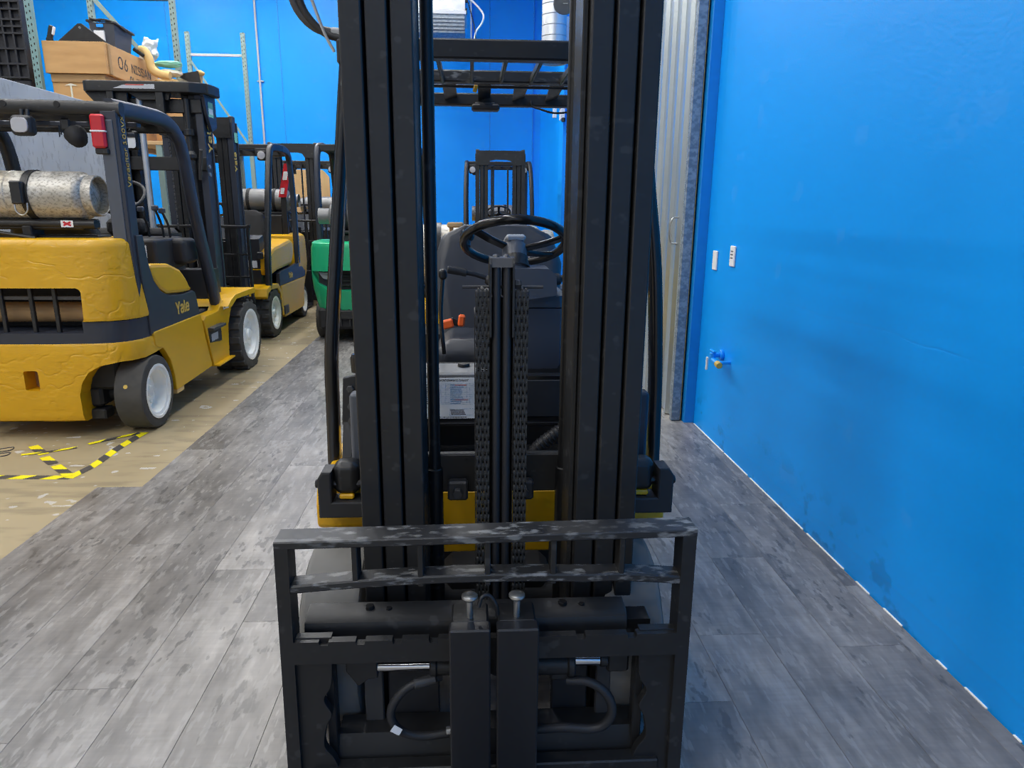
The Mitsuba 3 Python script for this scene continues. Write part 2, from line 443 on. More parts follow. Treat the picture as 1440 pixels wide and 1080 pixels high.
# corrugated sliding metal door standing in the opening of the right wall
d = 'door_1'
labels[d] = {'label': 'silver corrugated metal sliding door with vertical ribs', 'kind': 'structure', 'category': 'door'}
def corrugated(y0, y1, z0, z1, x):
    prof, y, per = [], y0, .21
    while y < y1 - per * .5:
        for dy, dx in ((0, 0), (.115, 0), (.13, -.026), (.165, -.026), (.18, 0)):
            prof.append((x + dx, min(y + dy, y1)))
        y += per
    prof.append((x, y1))
    prof = np.array(prof)
    n = len(prof)
    V = np.vstack([np.column_stack([prof, np.full(n, z)]) for z in (z0, z1)] + [np.column_stack([prof + [.012, 0], np.full(n, z)]) for z in (z0, z1)])
    F = []
    for i in range(n - 1):
        F += [(i, i + n, i + n + 1), (i, i + n + 1, i + 1), (2 * n + i, 2 * n + i + 1, 3 * n + i + 1), (2 * n + i, 3 * n + i + 1, 3 * n + i)]
    return trimesh.Trimesh(V, F, process=False)
part(d, 'corrugated_sheet', corrugated(4.81, 9.6, .012, 5.0, 1.464), 'm_corrugated', smooth=False)
part(d, 'edge_channel', [box(1.436, 1.500, 4.765, 4.81, .008, 5.0, .004)], 'm_galv_edge', smooth=False)
part(d, 'backing_board', box(1.497, 1.509, 4.775, 9.6, .01, 5.0, .002), 'm_wood')
part(d, 'top_rail', box(1.40, 1.56, 4.4, 9.7, 5.0, 5.12, .01), 'm_galv_edge')
part(d, 'handle', tube([(1.445, 4.93, 1.44), (1.40, 4.93, 1.43), (1.385, 4.93, 1.35), (1.40, 4.93, 1.27), (1.445, 4.93, 1.26)], .006, 8), 'm_steel')

# ceiling lamps
for i, (x, y, gain) in enumerate(LIGHT_SPOTS):
    t = thing('ceiling_light', 'long white strip light hung from the ceiling', 'ceiling light', (x, y, LIGHT_Z), 0, 'strip lights in rows under the ceiling')
    part(t, 'housing', [box(-.22, .22, -.75, .75, .012, .09, .01), cyl((0, -.5, .08), (0, -.5, CEIL_Z - LIGHT_Z), .008, 8), cyl((0, .5, .08), (0, .5, CEIL_Z - LIGHT_Z), .008, 8)], 'm_white_paint')
    V = np.array([[-.2, -.73, 0], [.2, -.73, 0], [.2, .73, 0], [-.2, .73, 0]])
    k = part(t, 'diffuser', trimesh.Trimesh(np.vstack([V, V + [0, 0, .011]]), [(0, 2, 1), (0, 3, 2)], process=False), 'm_white_paint', smooth=False)
    scene[k]['emitter'] = {'type': 'area', 'radiance': rgb((LIGHT * gain, LIGHT * gain * .985, LIGHT * gain * .95))}

# ---------------------------------------------------------------- the forklift in front
F = thing('forklift', 'black-masted forklift facing the camera, its forks and carriage nearest the camera', 'forklift')
def wheel(parent, c, r, w, rim_r, tire_mat='m_tire', rim_mat='m_white_paint', sx=1, lugs=0, dish=.05):
    """wheel with its axle along x; outer face towards sx"""
    c = np.array(c, float)
    e = .02
    prof = [(rim_r, -w / 2), (r - e, -w / 2), (r - e * .3, -w / 2 + e * .3), (r, -w / 2 + e), (r, w / 2 - e), (r - e * .3, w / 2 - e * .3), (r - e, w / 2), (rim_r, w / 2), (rim_r, -w / 2)]
    ms = [lathe(prof, c, (sx, 0, 0), 40)]
    if lugs:
        for i in range(lugs):
            a = 2 * math.pi * i / lugs
            for s in (-1, 1):
                ms.append(obox((c[0] + s * w * .26, c[1] + math.cos(a) * (r + .004), c[2] + math.sin(a) * (r + .004)), (w * .44, .5 * 2 * math.pi * r / lugs, .03), (math.degrees(a) - 90, 0, 0), .006))
    k = part(parent, 'wheel', ms, tire_mat)
    o = w / 2
    rp = [(0, o - dish), (rim_r * .30, o - dish), (rim_r * .34, o - dish - .01), (rim_r * .6, o - dish - .012), (rim_r * .74, o - dish - .02), (rim_r * .80, o - .01), (rim_r * .9, o - .004), (rim_r * .93, o + .003), (rim_r + .004, o + .003), (rim_r + .004, o - .03)]
    part(k, 'rim', lathe(rp, c, (sx, 0, 0), 40), rim_mat)
    part(k, 'hub', [cyl(c + [sx * (o - dish - .02), 0, 0], c + [sx * (o - dish + .02), 0, 0], rim_r * .22, 20)] +
         [cyl(c + [sx * (o - dish - .02), rim_r * .47 * math.cos(a), rim_r * .47 * math.sin(a)], c + [sx * (o - dish + .004), rim_r * .47 * math.cos(a), rim_r * .47 * math.sin(a)], .011, 6) for a in np.arange(5) * 2 * math.pi / 5], rim_mat)
    return k

def seat(parent, x, y, z, f=1, w=.5, mat_='m_vinyl'):
    """z = cushion top, f=+1 when the driver looks to +y"""
    c = part(parent, 'seat_cushion', as_mesh([hull(np.vstack([rbox(x - w / 2, x + w / 2, y - .23, y + .24, z - .15, z - .02, .055).vertices, rbox(x - w / 2 + .03, x + w / 2 - .03, y - .2, y + .2, z - .12, z, .05).vertices]))]), mat_, 50)
    b0, b1 = y - f * .17, y - f * .27
    P = []
    for zz, hw, th in ((z - .03, .47, .06), (z + .14, .53, .065), (z + .27, .545, .06), (z + .37, .48, .05), (z + .42, .32, .035)):
        yy = b0 + (b1 - b0) * (zz - z) / .42
        s = trimesh.creation.uv_sphere(radius=1, count=[8, 12]).vertices
        for sx in (-1, 1):
            P.append(s * [th, th, th] + [x + sx * (hw * w / 1.0 - th), yy, zz])
    part(parent, 'seat_back', hull(np.vstack(P)), mat_, 50)
    part(parent, 'seat_base', box(x - w * .36, x + w * .36, y - .2, y + .2, z - .24, z - .13, .01), 'm_dull_black')

def steering_wheel(parent, c, r, tilt, mat_='m_gloss_black', tr=.016, spokes=(20, 180, 270), knob=True):
    """tilt: degrees by which the edge towards -y is raised"""
    M = trimesh.transformations.euler_matrix(-math.radians(tilt), 0, 0); M[:3, 3] = c
    a = np.arange(40) * 2 * math.pi / 40
    ring = sweep(np.stack([r * np.cos(a), r * np.sin(a), 0 * a], 1), circ(tr, 10), closed=True)
    ring.apply_transform(M)
    k = part(parent, 'steering_wheel', ring, mat_, True)
    ms = [lathe([(0, .01), (.036, .008), (.045, -.006), (.048, -.03), (0, -.04)], (0, 0, -.015), (0, 0, 1), 20)]
    for s in spokes:
        e = math.radians(s)
        ms.append(sweep([(.02 * math.cos(e), .02 * math.sin(e), -.03), (.6 * r * math.cos(e), .6 * r * math.sin(e), -.018), (r * math.cos(e), r * math.sin(e), 0)], rrect(.035, .014, .004), (-math.sin(e), math.cos(e), 0)))
    ms = as_mesh(ms); ms.apply_transform(M)
    part(k, 'spokes', ms, mat_)
    if knob:
        q = lathe([(0, 0), (.012, 0), (.012, .02), (.024, .03), (.028, .045), (.022, .06), (0, .066)], (-r * .93, r * .2, .0), (0, 0, 1), 16); q.apply_transform(M)
        part(k, 'spinner_knob', q, mat_, 40)
    return k

# --- load backrest and carriage
def slab(xa, za, xb, zb, y0, y1, t, b=.003):
    return hull([(x, y, z + s) for x, z in ((xa, za), (xb, zb)) for y in (y0 + b, y1 - b) for s in (0, -t)] + [(x, y, z + s) for x, z in ((xa, za), (xb, zb)) for y in (y0, y1) for s in (-b, -t + b)])
BR = part(F, 'load_backrest', slab(-.472, .727, .547, .742, 1.53, 1.606, .020), 'm_scraped')
part(BR, 'post', hull([(x, y, z) for x, z in ((-.472, .712), (-.440, .712), (-.482, .03), (-.448, .03)) for y in (1.53, 1.596)]), 'm_black')
part(BR, 'post', hull([(x, y, z) for x, z in ((.546, .727), (.512, .727), (.550, .03), (.516, .03)) for y in (1.53, 1.596)]), 'm_black')
cr = [(x, 1.56, .598 + .022 * (1 - ((x - .03) / .48) ** 2) + .006 * (x > .3)) for x in np.linspace(-.45, .522, 13)]
part(BR, 'lower_rail', sweep(cr, rrect(.055, .022, .004), (0, 1, 0)), 'm_scraped')
for x in (-.285, -.128, .035, .196, .365):
    part(BR, 'upright_bar', box(x - .007, x + .007, 1.535, 1.59, .60, .727 + .0147 * x, .002), 'm_black')
def wavy(s, x0):
    """side plate with its wavy cut edge"""
    e = [(0, .46), (.095, .46), (.09, .33), (.068, .28), (.085, .235), (.070, .20), (.062, .14), (.085, .10), (.10, .05), (.10, .02), (0, .02)]
    c = spline(e[1:-1], 5)
    return [(x0, .46)] + [(x0 + s * a, z) for a, z in c] + [(x0, .02)]
CA = part(F, 'carriage', [ext([(-.452, .395), (.515, .395), (.515, .457)] + [q for x in (.40, .27, .15, -.10, -.19, -.28, -.37) for q in ((x + .012, .457), (x + .010, .447), (x - .010, .447), (x - .012, .457))] + [(-.452, .457)], 'y', 1.53, 1.553)], 'm_black')
part(CA, 'side_plate', ext(wavy(1, -.449), 'y', 1.545, 1.57, .002), 'm_black')
part(CA, 'side_plate', ext(wavy(-1, .517), 'y', 1.545, 1.57, .002), 'm_black')
part(CA, 'lower_bar', [box(-.42, .49, 1.53, 1.575, .02, .075, .004)], 'm_black')
part(CA, 'lower_beam', hull([(x, y, z) for x in (-.36, .45) for y, z in ((1.58, .075), (1.60, .13), (1.66, .14), (1.66, .03), (1.58, .03))]), 'm_black')
part(CA, 'edge_bar', [box(-.385, -.36, 1.58, 1.62, .06, .40, .003)], 'm_black')
part(CA, 'edge_bar', [box(.425, .45, 1.58, 1.62, .06, .40, .003)], 'm_black')
bp = [(1.585, .405), (1.585, .452), (1.592, .470), (1.610, .482), (1.66, .486), (1.68, .47), (1.68, .405)]
part(CA, 'top_roller_beam', ext(bp, 'x', -.430, .400, .004), 'm_black')
part(CA, 'beam_end', ext([(1.60, .41), (1.60, .455), (1.66, .455), (1.66, .41)], 'x', .40, .465, .004), 'm_gloss_black')
for x in (-.27, .235): part(CA, 'beam_plug', [cyl((x, 1.635, .480), (x, 1.635, .492), .012, 8), cyl((x + .05, 1.63, .480), (x + .05, 1.63, .488), .008, 8)], 'm_gloss_black')
for xa, xb in ((-.235, -.095), (.215, .315)): part(CA, 'back_plate', box(xa, xb, 1.665, 1.685, .05, .335, .004), 'm_plastic')
for xa, xb in ((-.295, -.245), (.335, .375)): part(CA, 'upright_strap', box(xa, xb, 1.64, 1.66, .10, .35, .003), 'm_dark_steel')
SS = part(F, 'side_shift_cylinder', [cyl((-.115, 1.60, .333), (-.05, 1.60, .333), .026, 18), cyl((-.115, 1.60, .333), (-.095, 1.60, .333), .032, 18)], 'm_black')
part(SS, 'chrome_rod', cyl((-.262, 1.60, .333), (-.11, 1.60, .333), .0125, 14), 'm_chrome')
part(SS, 'rod_clevis', ext([(-.33, .36), (-.25, .36), (-.25, .31), (-.275, .305), (-.30, .285), (-.33, .33)], 'y', 1.585, 1.615, .003), 'm_black')
SS = part(F, 'side_shift_cylinder', [cyl((.15, 1.60, .330), (.262, 1.60, .330), .030, 18), cyl((.245, 1.60, .330), (.266, 1.60, .330), .036, 18), box(.20, .262, 1.585, 1.615, .285, .33, .006)], 'm_black')
part(SS, 'chrome_rod', cyl((.262, 1.60, .337), (.335, 1.60, .337), .015, 14), 'm_chrome')
part(SS, 'rod_clevis', [box(.352, .41, 1.585, 1.615, .305, .362, .006), cyl((.333, 1.60, .337), (.355, 1.60, .337), .019, 14)], 'm_black')
part(F, 'hydraulic_hose', tube([(-.085, 1.59, .305), (-.13, 1.575, .308), (-.18, 1.565, .287), (-.213, 1.56, .24), (-.212, 1.56, .195), (-.185, 1.565, .158), (-.13, 1.57, .140), (-.05, 1.58, .142)], .0115, 10, 6), 'm_plastic', 60)
part(F, 'hydraulic_hose', tube([(.245, 1.585, .285), (.30, 1.575, .288), (.345, 1.565, .262), (.365, 1.56, .215), (.352, 1.56, .172), (.315, 1.565, .150), (.24, 1.57, .152), (.15, 1.58, .140)], .0125, 10, 6), 'm_plastic', 60)
part(F, 'hose_fitting', [cyl((-.155, 1.567, .301), (-.10, 1.58, .309), .0145, 12)], 'm_dark_steel')
part(F, 'hose_fitting', cyl((-.075, 1.578, .146), (-.05, 1.58, .146), .012, 12), 'm_steel')
part(F, 'hose_tag', ext([(-.218, .178), (-.196, .164), (-.186, .182), (-.206, .197)], 'y', 1.546, 1.5475), 'm_paper')
for xa, xb in ((-.0595, .0405), (.0555, .158)):
    k = part(F, 'fork', [box(xa, xb, 1.472, 1.515, .028, .517, .004), hull([(x, y, z) for x in (xa, xb) for y, z in ((1.515, .018), (1.515, .06), (1.44, .06), (1.44, .018))] + [(x, .42, z) for x in (xa + .03, xb - .03) for z in (.02, .03)])], 'm_fork')
    part(k, 'top_hook', box(xa + .004, xb - .004, 1.512, 1.60, .462, .515, .005), 'm_black')
    xm = .5 * (xa + xb)
    part(k, 'locking_pin', lathe([(0, 0), (.008, 0), (.0085, .045), (.006, .046), (.016, .052), (.0205, .058), (.020, .063), (.014, .067), (0, .069)], (xm, 1.535, .512), (0, 0, 1), 18), 'm_steel', 40)
part(F, 'pin_hose', tube([(.012, 1.53, .545), (.02, 1.535, .568), (.038, 1.54, .570), (.055, 1.54, .545), (.06, 1.545, .51)], .005, 8, 5), 'm_plastic', 60)
for x in (-.02, .012, .085, .13): part(F, 'guide_ring', cyl((x, 1.66, .36), (x + .012, 1.66, .36), .05, 16), 'm_black')

# --- mast
def rail(xa, xb, y0, y1, s):
    """channel: flanges front and back, web on the side s"""
    w, t = .012, .022
    web = (xa, xa + w) if s < 0 else (xb - w, xb)
    c = .004
    g = sg.box(xa, y0, xb, y0 + t).union(sg.box(web[0], y0, web[1], y1)).union(sg.box(xa, y1 - t, xb, y1))
    return ext(g.buffer(-c, join_style=2).buffer(c, quad_segs=2), 'z', .06, 2.42)
MX = .073
L = [(-.294, -.2435, 1.72, 1.98), (-.2375, -.1875, 1.728, 1.955), (-.1815, -.130, 1.736, 1.93)]
Rr = [(.392, .4385, 1.72, 1.98), (.335, .3865, 1.728, 1.955), (.277, .329, 1.736, 1.93)]
for i, nm in enumerate(('outer_mast_rail', 'middle_mast_rail', 'inner_mast_rail')):
    part(F, nm, rail(*L[i], 1 if i < 2 else 1), 'm_black', 20)
    part(F, nm, rail(*Rr[i], -1), 'm_black', 20)
part(F, 'rail_wear_strip', box(.262, .276, 1.77, 1.90, .3, 2.4, .003), 'm_black')
part(F, 'mast_cross_member', box(-.235, .375, 1.955, 1.985, .668, .789, .005), 'm_black')
part(F, 'mast_cross_member', box(-.235, .375, 1.955, 1.985, .15, .26, .005), 'm_black')
part(F, 'mast_cross_member', box(-.235, .375, 1.955, 1.985, 2.28, 2.40, .005), 'm_black')
for x in (-.045, .15): part(F, 'anchor_bracket', [box(x - .03, x + .03, 1.92, 1.956, .655, .715, .006), cyl((x, 1.895, .685), (x, 1.92, .685), .016, 6)], 'm_dark_steel')
for x in (-.02, .155): part(F, 'bolt_hole', cyl((x, 1.953, .772), (x, 1.956, .772), .005, 8), 'm_dull_black')
for x in (-.112, .270): part(F, 'lift_cylinder', [cyl((x, 1.95, .10), (x, 1.95, 2.4), .017, 16), cyl((x, 1.95, .09), (x, 1.95, .75), .023, 16)], 'm_black')
part(F, 'chain_anchor_bar', [cyl((-.025, 1.83, 1.297), (.187, 1.83, 1.297), .0042, 10)], 'm_dark_steel')
# leaf chains
def chain(x, z0, z1, y=1.79):
    ms, z, pit = [], z0, .0215
    k = 0
    link = lambda w, h: sg.LineString([(0, -h / 2), (0, h / 2)]).buffer(w / 2, quad_segs=3).simplify(.0005)
    g = link(.0205, pit * .98)
    while z < z1:
        for xs in ((-.015, -.006, .006, .015) if k % 2 == 0 else (-.0105, 0, .0105)):
            m = ext([(y + a, z + pit / 2 + b) for a, b in list(g.exterior.coords)[:-1]], 'x', x + xs - .0026, x + xs + .0026)
            ms.append(m)
        ms.append(cyl((x - .0185, y, z), (x + .0185, y, z), .0045, 8, .0005))
        z += pit; k += 1
    return ms
for x in (.027, .128):
    k = part(F, 'lift_chain', chain(x, .30, 1.275), 'm_chain', False)
    labels[k] = {'kind': 'stuff'}
    part(F, 'chain_anchor', [box(x - .019, x + .019, 1.783, 1.80, 1.275, 1.293, .003), cyl((x, 1.795, 1.29), (x, 1.815, 1.297), .006, 8)], 'm_dark_steel')
    part(F, 'chain_guard', ext(rounded([(1.80, .35), (1.80, 1.23), (1.86, 1.25), (1.86, .35)], .02), 'x', x - .0215, x - .019), 'm_plastic')
for x in (.063, .0905): part(F, 'mast_hose', tube([(x, 1.80, .30), (x, 1.795, .8), (x, 1.79, 1.30), (x, 1.80, 1.345), (x, 1.83, 1.368), (x, 1.87, 1.35), (x, 1.88, 1.2), (x, 1.88, .4)], .0115, 10, 5), 'm_plastic', 60)
k = part(F, 'hose_pulley_bracket', hull([(x, y, z) for x in (.048, .106) for y, z in ((1.775, 1.352), (1.79, 1.374), (1.86, 1.374), (1.875, 1.352))] ), 'm_dark_steel')
for x in (.0445, .1035): part(k, 'cheek_plate', ext(rounded([(1.772, 1.17), (1.772, 1.36), (1.79, 1.375), (1.86, 1.375), (1.87, 1.36), (1.87, 1.17)], .006), 'x', x, x + .0055), 'm_black')
part(k, 'bolt', cyl((.109, 1.79, 1.308), (.126, 1.79, 1.308), .0125, 6), 'm_plastic')
part(F, 'free_lift_cylinder', [cyl((.0765, 1.86, .12), (.0765, 1.86, 1.27), .036, 20)], 'm_dull_black')

# --- tilt cylinders and their yellow mounts
for s, xo, xi in ((-1, -.468, -.325), (1, .622, .455)):
    w = xi - xo
    g = sg.Polygon([(xo, .575), (xo, .70), (xo + .1 * w, .725), (xo + .30 * w, .725), (xo + .30 * w, .628), (xo + .9 * w, .628), (xo + .9 * w, .735), (xi, .735), (xi, .575)])
    k = part(F, 'tilt_cylinder_bracket', ext(g if w > 0 else sg.polygon.orient(g), 'y', 1.985, 2.06, .006), 'm_plastic')
    xm = xo + .58 * w
    part(k, 'tilt_cylinder', [cyl((xm, 2.03, .69), (xm + .02 * s, 2.75, .56), .038, 18), rbox(xm - .042, xm + .042, 2.0, 2.08, .64, .745, .03)], 'm_black', 40)
    part(k, 'pivot_pin', [cyl((xo - s * -.012, 2.02, .675), (xi, 2.02, .675), .013, 12)], 'm_gloss_black')
    part(k, 'grease_tag', box(xm - .022, xm + .022, 2.0, 2.02, .63, .646, .004), 'm_yellow')
    yx0, yx1 = (-.495, -.32) if s < 0 else (.47, .622)
    zt = .60 if s < 0 else .595
    part(F, 'fender_step', [ext(rounded([(2.065, .50), (2.065, zt - .02), (2.09, zt + .035), (2.75, zt + .035), (2.75, .50)], .02), 'x', yx0, yx1, .012)], 'm_yellow', 40)
    # bolted stay plates beside the cowl
    px0, px1 = (-.435, -.36) if s < 0 else (.50, .57)
    k = part(F, 'stay_plate', ext([(px0, .79), (px0 + .01, .95), (px1, .965), (px1, .79)], 'y', 2.25, 2.27, .003), 'm_plastic')
    for z in (.915, .855, .805): part(k, 'bolt', cyl((.5 * (px0 + px1) - .004, 2.238, z), (.5 * (px0 + px1) - .004, 2.252, z), .0125, 6), 'm_dark_steel')
    part(k, 'stay_strut', hull([(x, y, z) for x in (px0 + .004, px0 + .034) for y, z in ((2.25, .80), (2.27, .80), (2.16, .60), (2.19, .60))]), 'm_plastic')
    part(k, 'rubber_bumper', (rbox(px1 - .03, px1 + .035, 2.14, 2.20, .70, .925, .014) if s < 0 else rbox(.515, .572, 2.14, 2.20, .70, .925, .014)), 'm_grey_plastic' if s < 0 else 'm_navy', 50)
    part(k, 'knob', lathe([(0, 0), (.02, 0), (.022, .05), (.016, .062), (0, .064)], (.5 * (px0 + px1) + .01, 2.32, .955), (0, 0, 1), 14), 'm_gloss_black')
for c, sx in (((-.392, 1.90, .262), -1), ((.445, 1.90, .262), 1)):
    wheel(F, c, .262, .165, .16, 'm_drive_tire', 'm_plastic', sx)
for c, sx in (((-.33, 3.30, .20), -1), ((.49, 3.30, .20), 1)):
    wheel(F, c, .20, .15, .11, 'm_tire', 'm_white_paint', sx)
part(F, 'drive_axle', [cyl((-.34, 2.06, .262), (.40, 2.06, .262), .06, 18), box(-.10, .25, 2.02, 2.2, .13, .36, .03)], 'm_dull_black')

# --- chassis, cowl, dash
part(F, 'chassis', [box(-.32, .47, 2.42, 3.3, .16, .62, .02)], 'm_dull_black')
part(F, 'front_frame_plate', [box(-.30, .45, 2.22, 2.25, .33, .56, .006)], 'm_yellow')
mat('m_shelf', (.17, .175, .18), .5)
CW = part(F, 'cowl', [box(-.37, .53, 2.30, 2.33, .775, .948, .006), box(-.37, .53, 2.285, 2.335, .768, .782, .003), box(-.37, -.33, 2.30, 2.9, .55, .94, .006), box(.49, .53, 2.30, 2.9, .55, .94, .006)], 'm_gloss_black')
part(CW, 'recess_wall', box(-.33, .49, 2.52, 2.54, .55, .94, .004), 'm_dull_black')
part(CW, 'floor_shelf', hull([(x, y, z) for x in (-.33, .02) for y, z in ((2.30, .948), (2.31, .954), (2.45, .955), (2.46, .90), (2.30, .93))]), 'm_shelf')
part(CW, 'floor_shelf', hull([(x, y, z) for x in (.024, .10) for y, z in ((2.30, .948), (2.31, .954), (2.45, .955), (2.46, .90), (2.30, .93))]), 'm_shelf')
part(CW, 'shelf_latch', lathe([(0, .0), (.022, 0), (.02, .008), (0, .010)], (-.03, 2.40, .958), (0, 0, 1), 14), 'm_black')
part(CW, 'grease_plate', box(.14, .49, 2.292, 2.300, .80, .93, .002), 'm_plastic')
DC = part(CW, 'chart_decal', box(-.166, .008, 2.2965, 2.2985, .795, .939, 0), 'm_paper', False, 'white maintenance chart decal')
def flat(parent, name, boxes, m, y):
    part(parent, name, [box(a, b, y - .0006, y, c, d_, 0) for a, b, c, d_ in boxes], m, False)
part(DC, 'chart_title', words('MAINTENANCE CHART', .0068, (-.118, 2.2962, .9265), (1, 0, 0), (0, 0, 1), .0005, True), 'm_ink', False)
flat(DC, 'chart_grid', [(-.160, .002, z, z + .0006) for z in np.arange(.845, .922, .0072)] + [(x, x + .0006, .845, .921) for x in (-.160, -.124, -.108, -.092, -.020, -.010, .0015)] + [(-.078, .002, .806, .8066), (-.078, .002, .829, .8296), (-.078, -.0774, .806, .829), (.0015, .002, .806, .829)], 'm_blue_ink', 2.2962)
rng = np.random.default_rng(3)
flat(DC, 'chart_lines', [(-.076, -.076 + float(rng.uniform(.035, .05)), z + .002, z + .0042) for z in np.arange(.846, .915, .0072)], 'm_blue_ink', 2.2960)
flat(DC, 'chart_notes', [(-.076 + .001 * i, -.03 + .002 * i, z, z + .0022) for i, z in enumerate((.824, .819, .814, .809))] + [(-.155, -.13, z + .002, z + .004) for z in np.arange(.846, .915, .0072)] + [(-.160, -.02, .799, .801)], 'm_ink', 2.2960)
flat(DC, 'chart_alert', [(-.06, -.02, .9125, .9145), (-.06, -.015, .861, .863)], 'm_red_ink', 2.2958)
HS = part(F, 'intake_hose', tube([(.40, 2.26, .79), (.33, 2.25, .778), (.27, 2.24, .745), (.215, 2.24, .695), (.19, 2.25, .62)], .024, 12, 8), 'm_plastic', 60)
sp = spline([(.40, 2.26, .79), (.33, 2.25, .778), (.27, 2.24, .745), (.215, 2.24, .695), (.19, 2.25, .62)], 5)
for i in range(1, len(sp) - 1):
    part(HS, 'hose_rib', cyl(sp[i] - .003 * (sp[i + 1] - sp[i - 1]) / np.linalg.norm(sp[i + 1] - sp[i - 1]), sp[i] + .003 * (sp[i + 1] - sp[i - 1]) / np.linalg.norm(sp[i + 1] - sp[i - 1]), .0268, 12), 'm_plastic')

def console_ring(z, x0, x1, y0, y1): return [(x, y, z) for x in (x0, x1) for y in (y0 + .03, y1)] + [(x, y0, z) for x in (x0 + .03, x1 - .03)]
mat('m_console', (.062, .070, .088), .38)
CO = part(F, 'front_console', hull(console_ring(.895, .10, .335, 2.53, 2.75) + console_ring(.94, .05, .352, 2.51, 2.75) + console_ring(1.145, .03, .35, 2.50, 2.75)), 'm_console')
part(CO, 'console_lid', hull(console_ring(1.149, .03, .35, 2.50, 2.75) + console_ring(1.19, .035, .345, 2.50, 2.75) + console_ring(1.20, .05, .33, 2.52, 2.75)), 'm_console')
part(F, 'column_shroud', [hull([(x, y, z) for x, z in ((.065, 1.20), (.075, 1.275), (.10, 1.295), (.27, 1.292), (.295, 1.27), (.30, 1.20), (.17, 1.18)) for y in (2.44, 2.60)]), cyl((.155, 2.48, 1.26), (.155, 2.59, 1.36), .045, 20)], 'm_grey_plastic')
part(F, 'column_boot', lathe([(.055, 0), (.05, .02), (.045, .045)], (.155, 2.50, 1.285), (0, .5, .86), 18), 'm_black')
steering_wheel(F, (.158, 2.60, 1.375), .187, 27, 'm_gloss_black', .0165, (35, 215, 145 + 180 + 20), True)
part(F, 'horn_pad', obox((.155, 2.58, 1.385), (.075, .06, .022), (-27, 0, 12), .008), 'm_light_grey')
k = part(F, 'gear_lever', [tube([(.085, 2.47, 1.245), (.02, 2.465, 1.268), (-.02, 2.46, 1.277)], .0085, 10, 3)], 'm_plastic')
part(k, 'grip', cyl((-.018, 2.46, 1.276), (-.085, 2.455, 1.288), .0135, 14), 'm_plastic')
part(k, 'boot', lathe([(.03, 0), (.024, .012), (.027, .016), (.019, .028), (.021, .032), (.013, .045)], (.092, 2.47, 1.243), (-1, 0, .22), 14), 'm_plastic')
k = part(F, 'turn_signal_lever', [tube([(.285, 2.47, 1.25), (.33, 2.465, 1.262), (.40, 2.46, 1.272)], .0095, 10, 3)], 'm_plastic')
part(k, 'boot', lathe([(.028, 0), (.022, .014), (.02, .03), (.011, .04)], (.28, 2.47, 1.25), (1, 0, .18), 14), 'm_plastic')
for i, (x, y) in enumerate(((-.150, 2.62), (-.108, 2.64))):
    k = part(F, 'hydraulic_lever', tube([(x, y, .95), (x - .01, y, 1.10), (x + .0, y - .01, 1.24)], .0075, 8, 4), 'm_gloss_black')
    part(k, 'lever_knob', rbox(x - .016, x + .016, y - .03, y + .01, 1.235, 1.275, .014), 'm_black', 50)

# --- seat, body behind, overhead guard
seat(F, .12, 3.05, .965, -1, .55)
k = part(F, 'seat_buckle', obox((-.045, 2.97, 1.027), (.03, .035, .05), (0, 8, 0), .007), 'm_orange')
part(k, 'buckle_strap', [obox((-.105, 2.97, 1.012), (.05, .03, .038), (0, -14, 0), .006)], 'm_orange')
part(k, 'belt', [obox((-.073, 2.98, 1.02), (.04, .02, .03), (0, 20, 0), .004)], 'm_black')
part(F, 'hood', [box(-.30, .45, 2.75, 3.45, .60, .80, .03), box(-.405, .565, 3.15, 3.34, .45, .955, .02)], 'm_plastic')
part(F, 'counterweight', loft([(-.42, 3.35), (.58, 3.35), (.58, 3.75), (.46, 3.95), (-.30, 3.95), (-.42, 3.75)], [(.15, .03), (.18, 0), (1.02, 0), (1.05, .03)]), 'm_cast_yellow', 40)
for pts in ([(-.488, 2.36, .60), (-.490, 2.39, .80), (-.488, 2.40, .98), (-.470, 2.41, 1.2), (-.432, 2.44, 1.6), (-.405, 2.47, 1.9), (-.40, 2.52, 2.0), (-.40, 2.62, 2.03)], [(.652, 2.36, .60), (.656, 2.39, .80), (.652, 2.40, .98), (.632, 2.41, 1.3), (.598, 2.44, 1.6), (.570, 2.47, 1.9), (.56, 2.52, 2.0), (.56, 2.62, 2.03)]):
    part(F, 'guard_front_leg', bar(pts, .04, .07, (1, 0, 0), .01), 'm_gloss_black', 50)
for x in (-.39, .55): part(F, 'guard_rear_leg', bar([(x, 3.62, 1.0), (x, 3.62, 1.6), (x, 3.58, 1.95), (x, 3.5, 2.02)], .05, .05, (1, 0, 0), .01), 'm_black', 50)
OG = part(F, 'overhead_guard', [box(-.42, .58, 2.50, 2.56, 1.974, 2.036, .006)], 'm_black')
part(OG, 'cross_bar', box(-.41, .57, 3.18, 3.25, 2.012, 2.06, .006), 'm_scraped')
part(OG, 'cross_bar', box(-.41, .57, 3.27, 3.29, 2.004, 2.016, .003), 'm_black')
part(OG, 'rear_bar', box(-.41, .57, 3.50, 3.56, 1.962, 2.016, .006), 'm_black')
for x in (-.435, .565): part(OG, 'side_rail', box(x, x + .045, 2.5, 3.56, 1.97, 2.04, .008), 'm_black')
for x in (-.243, -.118, .005, .128, .256, .385): part(OG, 'slat', box(x - .007, x + .007, 2.555, 3.19, 2.005, 2.035, .003), 'm_black')
for x in (-.24, -.095, .06, .22, .375): part(OG, 'rear_slat', hull([(x - .03, 3.25, 2.02), (x + .03, 3.25, 2.02), (x - .03, 3.25, 2.012), (x + .03, 3.25, 2.012), (x - .025, 3.5, 1.99), (x + .03, 3.5, 2.005), (x - .025, 3.5, 1.982), (x + .03, 3.5, 1.997)]), 'm_black')
k = part(OG, 'dome_light', box(.003, .132, 3.40, 3.48, 1.93, 1.957, .008), 'm_plastic')
